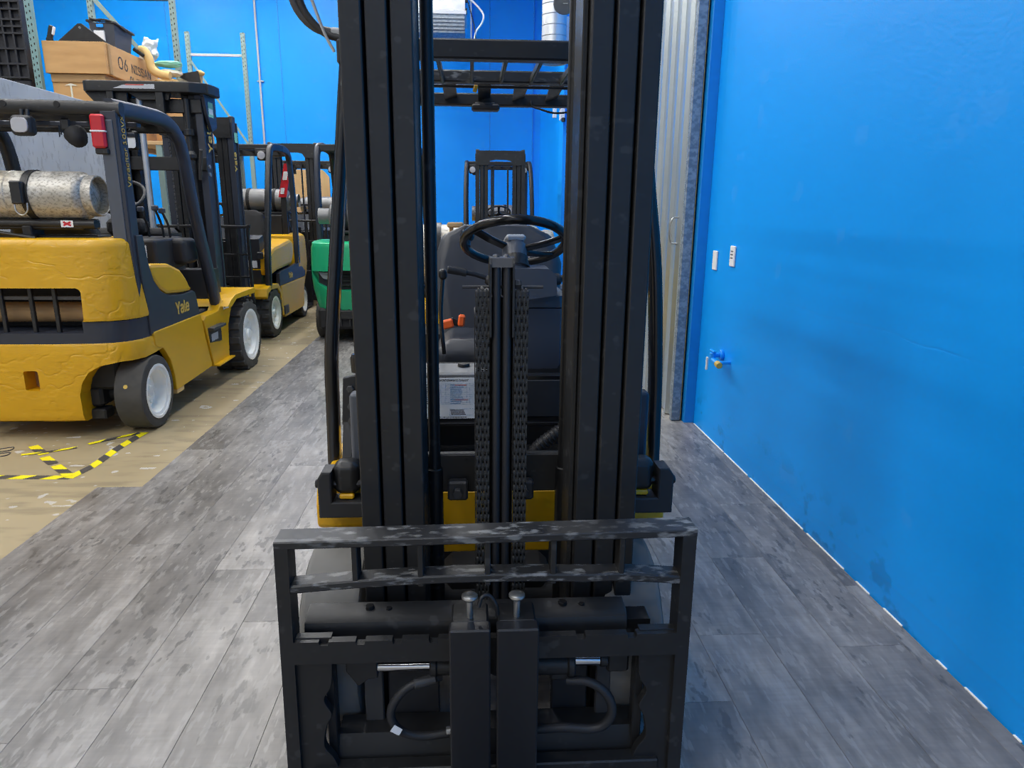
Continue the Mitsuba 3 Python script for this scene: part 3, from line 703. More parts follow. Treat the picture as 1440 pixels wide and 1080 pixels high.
part(k, 'bracket', box(.02, .11, 3.42, 3.52, 1.955, 1.965, .002), 'm_dark_steel')
part(OG, 'wiring', tube([(.283, 3.49, 1.985), (.285, 3.48, 1.96), (.32, 3.46, 1.945), (.38, 3.45, 1.928), (.44, 3.45, 1.93), (.52, 3.47, 1.95)], .0045, 7, 5), 'm_dull_black', 60)
part(OG, 'yellow_clip', obox((.02, 3.27, 2.0), (.018, .02, .03), (0, 20, 0), .004), 'm_yellow')
# hoses and wires beside the mast
part(F, 'mast_side_hose', tube([(-.36, 2.0, 1.935), (-.40, 2.0, 1.945), (-.435, 2.0, 1.975), (-.455, 2.0, 2.02), (-.46, 2.0, 2.1)], .011, 10, 6), 'm_dark_steel', 60)
part(F, 'mast_side_hose', tube([(-.335, 1.99, 1.918), (-.375, 1.99, 1.93), (-.41, 1.99, 1.962), (-.432, 1.99, 2.0), (-.452, 1.99, 2.08)], .009, 10, 6), 'm_plastic', 60)
part(F, 'hose_end', cyl((-.36, 2.0, 1.935), (-.30, 2.0, 1.93), .013, 12), 'm_light_grey')
part(F, 'mast_wire', tube([(-.425, 1.98, 2.08), (-.40, 1.98, 2.0), (-.375, 1.98, 1.93), (-.352, 1.98, 1.885)], .004, 7, 5), 'm_light_grey', 60)
part(F, 'junction_box', box(-.345, -.295, 1.97, 2.02, 1.855, 1.915, .005), 'm_plastic')

def propane_tank(c, r, length, axis, label, mat_='m_tank', collar=1):
    """horizontal cylinder, valve collar at the +axis end when collar=1"""
    c, a = np.array(c, float), np.array(axis, float)
    t = thing('propane_tank', label, 'gas cylinder')
    h = length / 2
    prof = [(0, -h)] + [(r * math.sin(q), -h + .5 * r - .5 * r * math.cos(q)) for q in np.linspace(.25, 1.57, 6)] + [(r, h - .5 * r)] + [(r * math.sin(q), h - .5 * r + .5 * r * math.cos(q)) for q in np.linspace(1.57, .3, 6)] + [(0, h)]
    part(t, 'shell', lathe(prof, c, a, 40), mat_, 50)
    for o in (-.1 * length, -.38 * length + .03): part(t, 'weld_band', lathe([(r, -.006), (r + .003, 0), (r, .006)], c + a * o, a, 40), mat_, 50)
    e = h + .028
    part(t, 'foot_ring', lathe([(r * .80, h - .04), (r * .86, h - .01), (r * .84, e), (r * .80, e + .004), (r * .76, e), (r * .72, h - .03), (r * .80, h - .04)], c, a, 40), mat_, 50)
    part(t, 'valve_collar', lathe([(r * .55, -h + .04), (r * .58, -h - .10), (r * .54, -h - .10), (r * .5, -h + .03)], c, a, 30), mat_, 50)
    part(t, 'valve', [cyl(c - a * (h - .01), c - a * (h + .07), .022, 12)], 'm_gold')
    return t
t = propane_tank((.03, 3.70, 1.255), .155, .72, (1, 0, 0), 'dull grey gas cylinder lying behind the seat of the front forklift', 'm_tank')
part(F, 'tank_bracket', [box(-.38, .50, 3.55, 3.85, 1.06, 1.095, .01), box(-.2, -.15, 3.56, 3.84, 1.09, 1.14, .01), box(.2, .25, 3.56, 3.84, 1.09, 1.14, .01)] + [lathe([(.160, -.02), (.165, -.02), (.165, .02), (.160, .02), (.160, -.02)], (x, 3.70, 1.255), (1, 0, 0), 32) for x in (-.175, .225)], 'm_black')
part(F, 'tank_hook', [box(-.12, -.04, 3.5, 3.56, 1.40, 1.425, .006), box(-.11, -.09, 3.52, 3.55, 1.09, 1.41, .004)], 'm_wood')

# ---------------------------------------------------------------- the large yellow forklift on the left (it faces away)
B = thing('forklift', 'large yellow forklift with a cast counterweight towards the camera, beside the striped floor tape', 'forklift')
BX = -2.86           # its middle
def X(u): return BX + u
W2 = .70
corner = [(.70, 5.06), (.70, 4.80), (.685, 4.68), (.64, 4.59), (.56, 4.53), (.44, 4.50), (.20, 4.485)]
outline = [(X(u), y) for u, y in corner] + [(X(-u), y) for u, y in corner[::-1]]
inner = lambda d: [(X(u * (1 - d / .7)), y + (d if y < 4.9 else 0)) for u, y in corner] + [(X(-u * (1 - d / .7)), y + (d if y < 4.9 else 0)) for u, y in corner[::-1]]
upper = loft(outline, [(.775, .0), (.80, -.004), (1.23, .022), (1.26, .028), (1.28, .045), (1.285, .07)])
slot = rbox(X(-.56), X(.42), 4.3, 4.9, .765, .985, .035)
slot2 = box(X(-.54), X(.40), 4.3, 4.9, .60, .83, 0)
# the side of the upper block is cut back along the guard leg
cut = ext([(4.78, .70), (4.70, 1.40), (5.2, 1.40), (5.2, .70)], 'x', X(.50), X(.9))
cut2 = ext([(4.78, .70), (4.70, 1.40), (5.2, 1.40), (5.2, .70)], 'x', X(-.9), X(-.50))
part(B, 'counterweight', minus(upper, slot, cut, cut2), 'm_cast_yellow', 35)
band_z = [(.625, .02), (.63, .012), (.77, .012), (.775, .02)]
part(B, 'belt_band', minus(loft(outline, band_z), box(X(-.54), X(.40), 4.3, 4.9, .70, .9, 0), cut, cut2), 'm_navy', 35)
lowm = loft(outline, [(.11, .05), (.125, .02), (.16, .008), (.30, .0), (.55, .0), (.615, .004), (.632, .012)])
arch = ext([(4.60, -.1), (4.60, .44), (4.70, .51), (4.95, .53), (5.3, .53), (5.3, -.1)], 'x', X(.44), X(.9))
arch2 = ext([(4.60, -.1), (4.60, .44), (4.70, .51), (4.95, .53), (5.3, .53), (5.3, -.1)], 'x', X(-.9), X(-.44))
hook = rbox(X(.005), X(.095), 4.3, 4.62, .33, .46, .015)
rim_ = box(X(-.54), X(.40), 4.3, 4.9, .70, .9, 0)
rear1 = ext(rounded([(X(.325), -.2), (X(.33), .30), (X(.355), .38), (X(.40), .445), (X(.47), .485), (X(.58), .505), (X(.9), .515), (X(.9), -.2)], .04), 'y', 4.2, 5.3)
rear2 = ext(rounded([(X(-.325), -.2), (X(-.33), .30), (X(-.355), .38), (X(-.40), .445), (X(-.47), .485), (X(-.58), .505), (X(-.9), .515), (X(-.9), -.2)], .04), 'y', 4.2, 5.3)
part(B, 'counterweight_skirt', minus(lowm, arch, arch2, hook, rear1, rear2), 'm_cast_yellow', 35)
part(B, 'tow_pocket', [box(X(-.0), X(.10), 4.60, 4.63, .325, .465, .004)], 'm_card_dark')
# opening of the cooling slot: dark inside with bars
part(B, 'radiator_grille', box(X(-.58), X(.44), 4.80, 4.84, .62, 1.0, .004), 'm_dull_black')
part(B, 'muffler', cyl((X(-.40), 4.70, .81), (X(.36), 4.70, .81), .065, 18), 'm_card_dark')
for u in (-.45, -.27, -.09, .09, .235): part(B, 'slot_bar', box(X(u - .012), X(u + .012), 4.535, 4.56, .69, .985, .003), 'm_black')
part(B, 'slot_rail', box(X(-.54), X(.41), 4.55, 4.58, .905, .93, .003), 'm_dark_steel')
# right and left flank
def flank(s):
    o, q = s * W2, s * (W2 - .04)
    xs = lambda a, b: (X(a), X(b))
    k = part(B, 'side_panel', ext(rounded([(4.80, .655), (4.805, .56), (4.92, .52), (5.01, .42), (5.05, .30), (5.06, .18), (5.79, .20), (5.70, .45), (5.645, .655)], .02), 'x', *xs(s * .66, s * .705), .006), 'm_yellow', 35)
    part(B, 'belt_panel', ext([(4.775, .645), (4.775, .80), (4.735, 1.05), (4.73, 1.30), (4.82, 1.30), (4.86, 1.10), (4.91, .99), (5.00, .91), (5.12, .865), (5.35, .845), (5.56, .85), (5.60, .835), (5.645, .66), (5.64, .645)], 'x', *xs(s * .655, s * .697), .005), 'm_navy', 35)
    part(B, 'seat_hood', ext(rounded([(4.865, 1.09), (4.92, 1.105), (5.20, 1.085), (5.38, 1.03), (5.48, .95), (5.565, .85), (5.36, .855), (5.12, .875), (5.01, .92), (4.92, 1.0)], .012), 'x', *xs(s * .42, s * .69), .025), 'm_yellow', 40)
    f = part(B, 'front_fender', [ext(rounded([(5.72, .625), (6.0, .63), (6.12, .70), (6.28, .735), (6.80, .735), (6.80, .70), (6.50, .67), (6.32, .60), (6.22, .47), (6.18, .20), (5.80, .20), (5.74, .40), (5.66, .60)], .008), 'x', *xs(s * .62, s * .715), .008), ext([(6.05, .655), (6.14, .70), (6.28, .735), (6.82, .735), (6.86, .70), (6.82, .68), (6.30, .69), (6.16, .64)], 'x', *xs(s * .40, s * .78), .006), box(*xs(s * .66, s * .76), 5.80, 6.19, .19, .205, .004)], 'm_yellow', 35)
    if s > 0:
        part(f, 'step_recess', ext([(5.735, .50), (5.75, .40), (6.02, .37), (6.02, .52)], 'x', *xs(s * .69, s * .72), .004), 'm_plastic')
        part(f, 'step_tread', box(*xs(s * .66, s * .765), 5.73, 6.02, .50, .525, .004), 'm_dark_steel')
        part(f, 'step_plate', box(*xs(s * .72, s * .7225), 5.78, 5.93, .405, .465, .001), 'm_light_grey')
        part(f, 'warning_decal', box(*xs(s * .716, s * .7175), 6.12, 6.26, .62, .672, 0), 'm_paper')
        part(f, 'warning_symbol', [box(*xs(s * .7175, s * .7182), 6.14, 6.175, .632, .662, 0), box(*xs(s * .7175, s * .7182), 6.20, 6.24, .632, .645, 0)], 'm_ink')
        part(k, 'sill_bracket', box(*xs(s * .64, s * .70), 5.07, 5.2, .15, .20, .004), 'm_foam')
flank(1); flank(-1)
part(B, 'maker_name', words('Yale', .085, (X(.6975), 5.20, .715), (0, 1, .0), (0, 0, 1), .004, True), 'm_gold', False)
part(B, 'body', [box(X(-.62), X(.62), 5.1, 6.3, .18, .62, .01), box(X(-.45), X(.45), 4.85, 5.9, .55, 1.06, .03), box(X(-.52), X(.52), 4.62, 5.1, .30, .60, .02)], 'm_dull_black')
part(B, 'rear_axle', [cyl((X(-.54), 4.77, .252), (X(.54), 4.77, .252), .06, 14), box(X(-.45), X(.40), 4.62, 4.82, .18, .32, .02), box(X(.15), X(.42), 4.60, 4.72, .10, .17, .01)], 'm_plastic')
wheel(B, (X(.612), 4.77, .252), .252, .185, .185, 'm_tire', 'm_white_paint', 1, dish=.07)
wheel(B, (X(-.612), 4.77, .252), .252, .185, .185, 'm_tire', 'm_white_paint', -1, dish=.07)
wheel(B, (X(.63), 6.62, .315), .315, .30, .235, 'm_tire', 'm_white_paint', 1, lugs=16, dish=.03)
wheel(B, (X(-.63), 6.62, .315), .315, .30, .235, 'm_tire', 'm_white_paint', -1, lugs=16, dish=.03)
part(B, 'wheel_weight', cyl((X(.60), 4.533, .34), (X(.60), 4.55, .335), .015, 10), 'm_gold')
# overhead guard
for s in (1, -1):
    part(B, 'guard_rear_leg', [box(X(s * .575), X(s * .675), 4.69, 4.80, 1.24, 2.06, .012), box(X(s * .655), X(s * .685), 4.69, 4.80, .8, 2.06, .008)], 'm_navy' if s > 0 else 'm_black')
    part(B, 'guard_front_leg', bar([(X(s * .63), 4.72, 2.075), (X(s * .63), 5.2, 2.09), (X(s * .63), 5.50, 2.085), (X(s * .64), 5.66, 2.02), (X(s * .645), 5.76, 1.88), (X(s * .65), 5.86, 1.45), (X(s * .66), 6.05, .86), (X(s * .66), 6.14, .60)], .075, .105, (1, 0, 0), .02), 'm_navy' if s > 0 else 'm_black', 50)
part(B, 'guard_leg_face', box(X(.573), X(.655), 4.684, 4.692, 1.26, 2.0, .003), 'm_grey_plastic')
GB = part(B, 'guard_rear_bar', bar([(X(-.70), 4.73, 2.065), (X(.0), 4.73, 2.07), (X(.70), 4.73, 2.065)], .085, .075, (0, 0, 1), .02), 'm_black', 50)
for u in (.02, .335): part(GB, 'rail_hole', lathe([(0, 0), (.017, 0), (.019, .004), (.019, .008), (0, .008)], (X(u), 4.696, 2.085), (0, -1, 0), 16), 'm_dull_black')
part(B, 'guard_front_bar', bar([(X(-.65), 5.60, 2.05), (X(.65), 5.60, 2.05)], .09, .06, (0, 0, 1), .01), 'm_black', 50)
for i, u in enumerate(np.linspace(-.5, .5, 7)): part(B, 'guard_slat', hull([(X(u + a), y, z + b) for y, z in ((4.76, 2.03), (5.58, 2.05)) for a, b in ((-.045, .0), (.045, .035), (-.045, .008), (.045, .043))]), 'm_plastic')
part(B, 'guard_brace', box(X(-.62), X(.62), 5.1, 5.16, 1.995, 2.03, .006), 'm_navy')
k = part(B, 'tail_lamp', box(X(.53), X(.615), 4.655, 4.690, 1.83, 2.03, .012), 'm_red')
part(k, 'lamp_band', box(X(.528), X(.617), 4.652, 4.69, 1.925, 1.935, .002), 'm_paper')
part(k, 'lamp_mount', box(X(.54), X(.62), 4.665, 4.70, 1.795, 1.832, .006), 'm_black')
k = part(B, 'work_light', rbox(X(.075), X(.205), 4.62, 4.70, 1.895, 2.015, .03), 'm_plastic', 50)
part(k, 'lens', ext(rounded([(X(.092), 1.912), (X(.188), 1.912), (X(.188), 1.998), (X(.092), 1.998)], .03), 'y', 4.612, 4.625, .003), 'm_lens')
part(k, 'bracket', [cyl((X(.13), 4.67, 2.0), (X(.13), 4.68, 2.05), .012, 10), cyl((X(.165), 4.67, 2.0), (X(.165), 4.68, 2.05), .012, 10)], 'm_black')
k = part(B, 'backup_alarm', [lathe([(0, 0), (.06, 0), (.066, .015), (.06, .05), (.045, .085), (.02, .1), (0, .1)], (X(.37), 4.78, 1.93), (.4, -.3, -.5), 20)], 'm_dull_black', 40)
part(k, 'bracket', [box(X(.31), X(.37), 4.74, 4.76, 1.94, 2.01, .01)] + [cyl((X(.295 + .012 * i), 4.75, 1.90 + .012 * i), (X(.30 + .012 * i), 4.75, 1.97), .004, 6) for i in range(5)], 'm_black')
part(B, 'leg_lettering', words('Veracitor 100VX', .040, (X(.6865), 4.765, 1.60), (0, 0, 1), (0, -1, 0), .003), 'm_gold', False)
# gas cylinder on its rack
t = propane_tank((-2.80, 4.76, 1.545), .150, .80, (1, 0, 0), 'scuffed silver gas cylinder strapped on the large yellow forklift', 'm_tank')
TB = part(B, 'tank_rack', [tube([(X(-.6), 4.70, 1.372), (X(0), 4.70, 1.372), (X(.47), 4.70, 1.372)], .030, 14, 2)], 'm_black', 50)
part(TB, 'cradle', [box(X(-.5), X(.40), 4.68, 4.90, 1.335, 1.40, .01), box(X(.03), X(.09), 4.66, 4.80, 1.27, 1.36, .006), box(X(-.45), X(-.39), 4.66, 4.80, 1.27, 1.36, .006), box(X(-.58), X(.46), 4.72, 4.9, 1.275, 1.30, .006), tube([(X(-.3), 4.66, 1.345), (X(-.05), 4.64, 1.31), (X(.12), 4.64, 1.285)], .012, 8, 4)], 'm_black')
part(TB, 'band', lathe([(.1515, -.022), (.157, -.022), (.157, .022), (.1515, .022), (.1515, -.022)], (X(.105), 4.76, 1.545), (1, 0, 0), 36), 'm_black', 30)
part(TB, 'latch', [box(X(.045), X(.115), 4.575, 4.62, 1.49, 1.63, .008)], 'm_black')
part(TB, 'latch_loop', tube([(X(.05), 4.60, 1.50), (X(.055), 4.595, 1.45), (X(.085), 4.60, 1.425), (X(.12), 4.60, 1.45), (X(.125), 4.60, 1.50)], .005, 8, 4), 'm_steel')
part(TB, 'no_entry_sticker', box(X(.27), X(.345), 4.668, 4.6695, 1.352, 1.394, 0), 'm_paper')
part(TB, 'red_mark', [obox((X(.308), 4.6675, 1.373), (.05, .001, .012), (0, 25, 0), 0), obox((X(.308), 4.6675, 1.373), (.05, .001, .012), (0, -25, 0), 0)], 'm_red', False)
# cab: seat, wheel, console, levers, mirror
seat(B, X(-.02), 5.35, 1.02, 1, .54, 'm_plastic')
steering_wheel(B, (X(.06), 5.93, 1.555), .185, -40, 'm_plastic', .014, (90, 210, 330), True)
part(B, 'steering_column', [cyl((X(.06), 6.12, 1.05), (X(.06), 5.95, 1.53), .05, 16), box(X(-.30), X(.34), 6.05, 6.40, .62, 1.30, .04), box(X(-.1), X(.2), 5.95, 6.1, 1.25, 1.38, .03)], 'm_dull_black', 40)
k = part(B, 'side_console', [rbox(X(.14), X(.50), 5.45, 6.0, 1.0, 1.245, .035), rbox(X(.44), X(.60), 5.75, 6.02, 1.03, 1.235, .05)], 'm_plastic', 50)
part(k, 'console_label', box(X(.262), X(.43), 5.4475, 5.45, 1.105, 1.20, 0), 'm_paper')
part(k, 'label_print', [box(X(.275), X(.36), 5.4465, 5.4475, 1.18, 1.19, 0)] + [box(X(.275 + .035 * i), X(.285 + .035 * i), 5.4465, 5.4475, 1.11, 1.15, 0) for i in range(4)], 'm_light_grey', False)
for u, z in ((.20, 1.46), (.29, 1.45), (.40, 1.46), (.45, 1.44)):
    q = part(B, 'hydraulic_lever', tube([(X(u + .02), 5.80, 1.22), (X(u + .02), 5.78, 1.34), (X(u), 5.74, z)], .009, 8, 4), 'm_black')
    part(q, 'lever_knob', rbox(X(u - .025), X(u + .025), 5.72, 5.76, z - .012, z + .03, .014), 'm_grey_plastic', 50)
k = part(B, 'mirror', rbox(X(.27), X(.435), 5.50, 5.545, 1.88, 2.015, .02), 'm_black', 40)
part(k, 'mirror_glass', ext(rounded([(X(.283), 1.893), (X(.422), 1.893), (X(.422), 2.003), (X(.283), 2.003)], .02), 'y', 5.494, 5.502), 'm_mirror')
part(k, 'mirror_arm', cyl((X(.36), 5.54, 2.0), (X(.36), 5.58, 2.06), .01, 8), 'm_black')
part(B, 'floor_plate', box(X(-.6), X(.6), 5.55, 6.3, .60, .64, .01), 'm_dark_steel')
part(B, 'cowl', hull([(X(u), y, z) for u in (-.6, .6) for y, z in ((6.15, .62), (6.22, .95), (6.42, .95), (6.45, .62))]), 'm_plastic')
part(B, 'dash_grip', tube([(X(.05), 5.88, 1.20), (X(.05), 5.84, 1.30), (X(.14), 5.84, 1.31), (X(.14), 5.88, 1.20)], .012, 8, 4), 'm_grey_plastic')
# mast seen from behind
for s in (-1, 1):
    for i, (nm, u, w, y0, y1) in enumerate((('outer_mast_rail', .42, .065, 6.90, 7.12), ('middle_mast_rail', .35, .06, 6.93, 7.14), ('inner_mast_rail', .28, .06, 6.96, 7.16))):
        a, b = sorted((X(s * u), X(s * (u - w))))
        k = part(B, nm, [box(a, b, y0, y0 + .03, .08, 2.46, .004), box(a + .015, b - .015, y0 + .02, y1 - .02, .08, 2.46, 0), box(a, b, y1 - .03, y1, .08, 2.46, .004)], 'm_navy' if i == 0 else 'm_black')
    part(B, 'lift_cylinder', [cyl((X(s * .30), 6.86, .15), (X(s * .30), 6.86, 1.95), .035, 18), cyl((X(s * .30), 6.86, 1.95), (X(s * .30), 6.86, 2.42), .024, 16), cyl((X(s * .30), 6.86, 2.10), (X(s * .30), 6.86, 2.16), .045, 18), lathe([(.03, 0), (.05, .03), (.05, .06), (.03, .09)], (X(s * .30), 6.86, 1.88), (0, 0, 1), 18)], 'm_black')
    part(B, 'mast_stay', cyl((X(s * .36), 6.86, 1.72), (X(s * .42), 6.78, 1.98), .016, 12), 'm_dark_steel')
part(B, 'chrome_rod', cyl((X(-.12), 6.88, .5), (X(-.12), 6.88, 2.42), .027, 16), 'm_galv')
k = part(B, 'lift_chain', [obox((X(.10), 6.90, z), (.018 if i % 2 else .012, .012, .03), (0, 0, 0), .003) for i, z in enumerate(np.arange(.6, 2.3, .034))], 'm_dark_steel', False)
labels[k] = {'kind': 'stuff'}
for z in (.55, 1.86, 2.36): part(B, 'mast_cross_member', box(X(-.42), X(.42), 6.885, 6.92, z - .06, z + .06, .006), 'm_black')
TP = part(B, 'mast_head', ext(rounded([(X(-.56), 6.78), (X(.36), 6.78), (X(.50), 6.86), (X(.52), 7.0), (X(.52), 7.15), (X(-.56), 7.15)], .05), 'z', 2.46, 2.55, .01), 'm_black')
part(TP, 'gusset', [ext([(X(-.56), 2.46), (X(-.20), 2.46), (X(-.20), 2.32), (X(-.42), 2.30)], 'y', 6.83, 6.86, .003), ext([(X(-.20), 2.47), (X(.18), 2.47), (X(.16), 2.40), (X(-.1), 2.40)], 'y', 6.83, 6.86, .003), box(X(-.36), X(-.30), 6.79, 6.83, 2.10, 2.47, .004), box(X(.06), X(.13), 6.79, 6.83, 2.10, 2.47, .004)], 'm_black')
part(TP, 'end_cap', ext(rounded([(6.80, 2.48), (7.16, 2.48), (7.16, 2.20), (7.02, 2.15), (6.92, 2.30), (6.88, 2.44)], .02), 'x', X(.425), X(.455), .004), 'm_navy')
part(TP, 'green_sticker', [box(X(.455), X(.4565), 6.96, 7.08, 2.28, 2.41, 0)], 'm_mint')
part(TP, 'sticker_label', [box(X(.4565), X(.4572), 6.97, 7.07, 2.305, 2.355, 0)], 'm_paper')
part(TP, 'head_decal', ext([(X(-.29), 2.485), (X(-.20), 2.515), (X(.07), 2.525), (X(.07), 2.485)], 'y', 6.7785, 6.7805), 'm_light_grey')
part(TP, 'decal_print', [box(X(-.18), X(-.02), 6.777, 6.7785, 2.512, 2.522, 0)], 'm_red_ink')
part(B, 'mast_name', words('Yale', .095, (X(.4215), 7.065, 1.96), (0, 0, 1), (0, -1, 0), .003, True), 'm_gold', False)
part(B, 'mast_bolts', [cyl((X(.42), 6.95, z), (X(.43), 6.95, z), .02, 6) for z in (1.77, 1.84)], 'm_steel')
part(B, 'carriage', [box(X(-.55), X(.55), 7.22, 7.26, .10, .18, .005), box(X(-.55), X(.55), 7.22, 7.26, .52, .60, .005), box(X(-.30), X(.30), 7.14, 7.22, .1, .6, .005)], 'm_black')
for u in (-.35, .35):
    part(B, 'fork', [box(X(u - .06), X(u + .06), 7.26, 7.31, .03, .62, .005), hull([(X(u + a), y, z) for a, y, z in ((-.06, 7.28, .03), (.06, 7.28, .03), (-.06, 7.28, .08), (.06, 7.28, .08), (-.04, 7.75, .03), (.04, 7.75, .03), (-.04, 7.75, .04), (.04, 7.75, .04))])], 'm_fork')

# ---------------------------------------------------------------- the other forklifts behind
def lift_truck(label, loc, rotz, paint, cast, tank_z=1.385, group=None, half=.53, backrest=True, letters=True, mast_h=2.33, tank=None, head_light=True, fork_u=.15, tank_mat='m_tank_grey', extra=None, fork_len=.9):
    t = thing('forklift', label, 'forklift', loc, rotz, group)
    P = lambda n, m, mt, s=30: part(t, n, m, mt, s)
    h = half
    # counterweight with a lamp recess
    ol = [(-h, -1.28), (-h, -1.75), (-h + .06, -1.95), (-h + .2, -2.06), (0, -2.10), (h - .2, -2.06), (h - .06, -1.95), (h, -1.75), (h, -1.28)]
    cw = loft(ol[::-1], [(.36, .09), (.40, .06), (.60, .015), (.74, 0), (1.05, .01), (1.10, .025), (1.12, .06)])
    rec = [hull([(s * (h - .40), -2.3, .82), (s * (h - .02), -2.3, .82), (s * (h - .10), -2.3, .68), (s * (h - .22), -2.3, .60), (s * (h - .40), -2.3, .60)] + [(s * (h - .40), -1.88, .80), (s * (h - .06), -1.88, .80), (s * (h - .12), -1.88, .68), (s * (h - .24), -1.88, .62), (s * (h - .40), -1.88, .62)]) for s in (-1, 1)]
    mid = box(-h + .30, h - .30, -2.3, -1.9, .60, .82, 0)
    k = P('counterweight', minus(cw, *rec, mid), cast, 40)
    part(k, 'recess_panel', [box(-h + .12, h - .12, -1.93, -1.90, .60, .82, .004)] + [box(-h + .32, h - .32, -1.96, -1.93, z, z + .02, .003) for z in (.64, .69, .74, .79)], 'm_dull_black')
    for s in (-1, 1):
        part(k, 'tail_lamp', [hull([(s * (h - .30), -1.98, .79), (s * (h - .12), -1.94, .79), (s * (h - .17), -1.94, .72), (s * (h - .30), -1.98, .70), (s * (h - .2), -1.92, .75)])], 'm_lens')
    P('counterweight_foot', box(-h + .10, h - .10, -1.98, -1.1, .16, .40, .03), 'm_dull_black')
    P('tow_bar', [box(-.25, .25, -2.03, -1.98, .28, .38, .01)] + [box(-.36 + .1 * i, -.34 + .1 * i, -2.02, -1.98, .20, .45, .004) for i in range(8)], 'm_black')
    P('body', [box(-h + .1, h - .1, -1.35, -.05, .16, .70, .02), box(-h + .12, h - .12, -1.3, -.5, .6, .98, .04)], 'm_dull_black')
    for s in (-1, 1):
        a = sorted((s * (h - .05), s * h))
        P('side_panel', ext(rounded([(-.42, .16), (-1.42, .16), (-1.50, .42), (-1.60, .55), (-.34, .55)], .03), 'x', *a, .008), paint, 40)
        k = P('belt_panel', ext([(-.30, .555), (-1.60, .555), (-1.62, .62), (-1.32, .76), (-.40, .72), (-.30, .70)], 'x', sorted((s * (h - .05), s * (h - .004)))[0], sorted((s * (h - .05), s * (h - .004)))[1], .004), 'm_navy', 40)
        b = sorted((s * (h - .30), s * (h - .01)))
        P('seat_hood', ext(rounded([(.05, .70), (-.28, .74), (-.95, .76), (-1.08, .88), (-1.10, 1.04), (-.95, 1.085), (-.20, 1.02), (.02, .96)], .06), 'x', *b, .04), paint, 45)
        f = P('front_fender', ext(rounded([(.34, .50), (.30, .585), (.12, .615), (-.18, .60), (-.32, .50), (-.36, .20), (-.30, .20), (-.26, .46), (-.14, .545), (.12, .555), (.24, .53), (.30, .47)], .008), 'x', *sorted((s * (h - .28), s * (h + .01))), .008), paint, 40)
        P('step', ext([(-.37, .30), (-.55, .30), (-.55, .20), (-.37, .20)], 'x', *sorted((s * (h - .01), s * (h + .02))), .004), 'm_dark_steel')
        wheel(t, (s * (h - .09), 0, .275), .275, .20, .19, 'm_tire', 'm_white_paint', s, lugs=18, dish=.03)
        wheel(t, (s * (h - .10), -1.52, .22), .22, .17, .145, 'm_tire', 'm_white_paint', s, dish=.04)
        P('guard_front_leg', bar([(s * (h - .02), .12, .56), (s * (h - .02), .06, 1.0), (s * (h - .02), -.12, 1.6), (s * (h - .03), -.30, 2.0), (s * (h - .04), -.42, 2.13), (s * (h - .04), -.60, 2.165), (s * (h - .04), -.9, 2.17)], .06, .085, (1, 0, 0), .012), 'm_black', 50)
        P('guard_rear_leg', bar([(s * (h - .03), -1.32, .75), (s * (h - .03), -1.32, 1.5), (s * (h - .035), -1.28, 1.95), (s * (h - .04), -1.22, 2.12), (s * (h - .04), -1.05, 2.165), (s * (h - .04), -.9, 2.17)], .06, .09, (1, 0, 0), .012), 'm_navy' if s == -1 else 'm_black', 50)
    og = P('overhead_guard', [box(-h + .05, h - .05, -.56, -.49, 2.13, 2.19, .008)], 'm_black')
    part(og, 'rear_bar', box(-h + .05, h - .05, -1.24, -1.18, 2.10, 2.18, .008), 'm_black')
    for u in np.linspace(-h + .14, h - .14, 6): part(og, 'slat', box(u - .012, u + .012, -1.2, -.52, 2.14, 2.18, .003), 'm_black')
    part(og, 'warning_light', [cyl((h - .16, -1.15, 2.09), (h - .16, -1.15, 2.01), .032, 14), cyl((h - .16, -1.15, 2.10), (h - .16, -1.15, 2.08), .04, 14)], 'm_dull_black')
    if head_light:
        for s in (-1, 1):
            k = P('head_light', [rbox(s * (h - .13) - .055, s * (h - .13) + .055, -.44, -.36, 2.0, 2.11, .025), box(s * (h - .13) - .09, s * (h - .13) + .09, -.50, -.42, 2.06, 2.14, .01)], 'm_dull_black', 50)
            part(k, 'lens', lathe([(0, .006), (.042, .004), (.046, 0), (0, 0)], (s * (h - .13), -.358, 2.055), (0, 1, 0), 20), 'm_lens')
    seat(t, 0, -.62, .98, 1, .50, 'm_dull_black')
    P('cowl', [hull([(u, y, z) for u in (-h + .12, h - .12) for y, z in ((-.02, .6), (.05, .62), (.02, 1.12), (-.14, 1.16), (-.2, 1.0))])], 'm_plastic')
    P('cowl_label', [box(h - .30, h - .22, .052, .056, .80, .88, 0), box(h - .20, h - .15, .052, .056, .80, .88, 0), box(-.38, -.28, .052, .056, .80, .88, 0)], 'm_paper')
    P('floor_plate', box(-h + .1, h - .1, -.5, .05, .56, .60, .006), 'm_dark_steel')
    P('column_shroud', hull([(u, y, z) for u in (-.12, .12) for y, z in ((-.02, 1.1), (-.16, 1.1), (-.22, 1.34), (-.12, 1.36))]), 'm_grey_plastic')
    steering_wheel(t, (0, -.24, 1.42), .18, -30, 'm_plastic', .014, (90, 210, 330), False)
    P('tank_bracket', [box(-.34, .34, -1.88, -1.58, tank_z - .185, tank_z - .15, .01), box(-.30, .30, -1.85, -1.5, 1.10, tank_z - .185, .02)] + [lathe([(.152, -.02), (.158, -.02), (.158, .02), (.152, .02), (.152, -.02)], (u, -1.72, tank_z), (1, 0, 0), 28) for u in (-.17, .17)] + [hull([(.30, -1.8, 1.2), (.36, -1.8, 1.2), (.30, -1.6, 1.2), (.36, -1.6, 1.2), (.32, -1.72, 1.5), (.34, -1.70, 1.5)])], 'm_dull_black')
    # mast
    rails = []
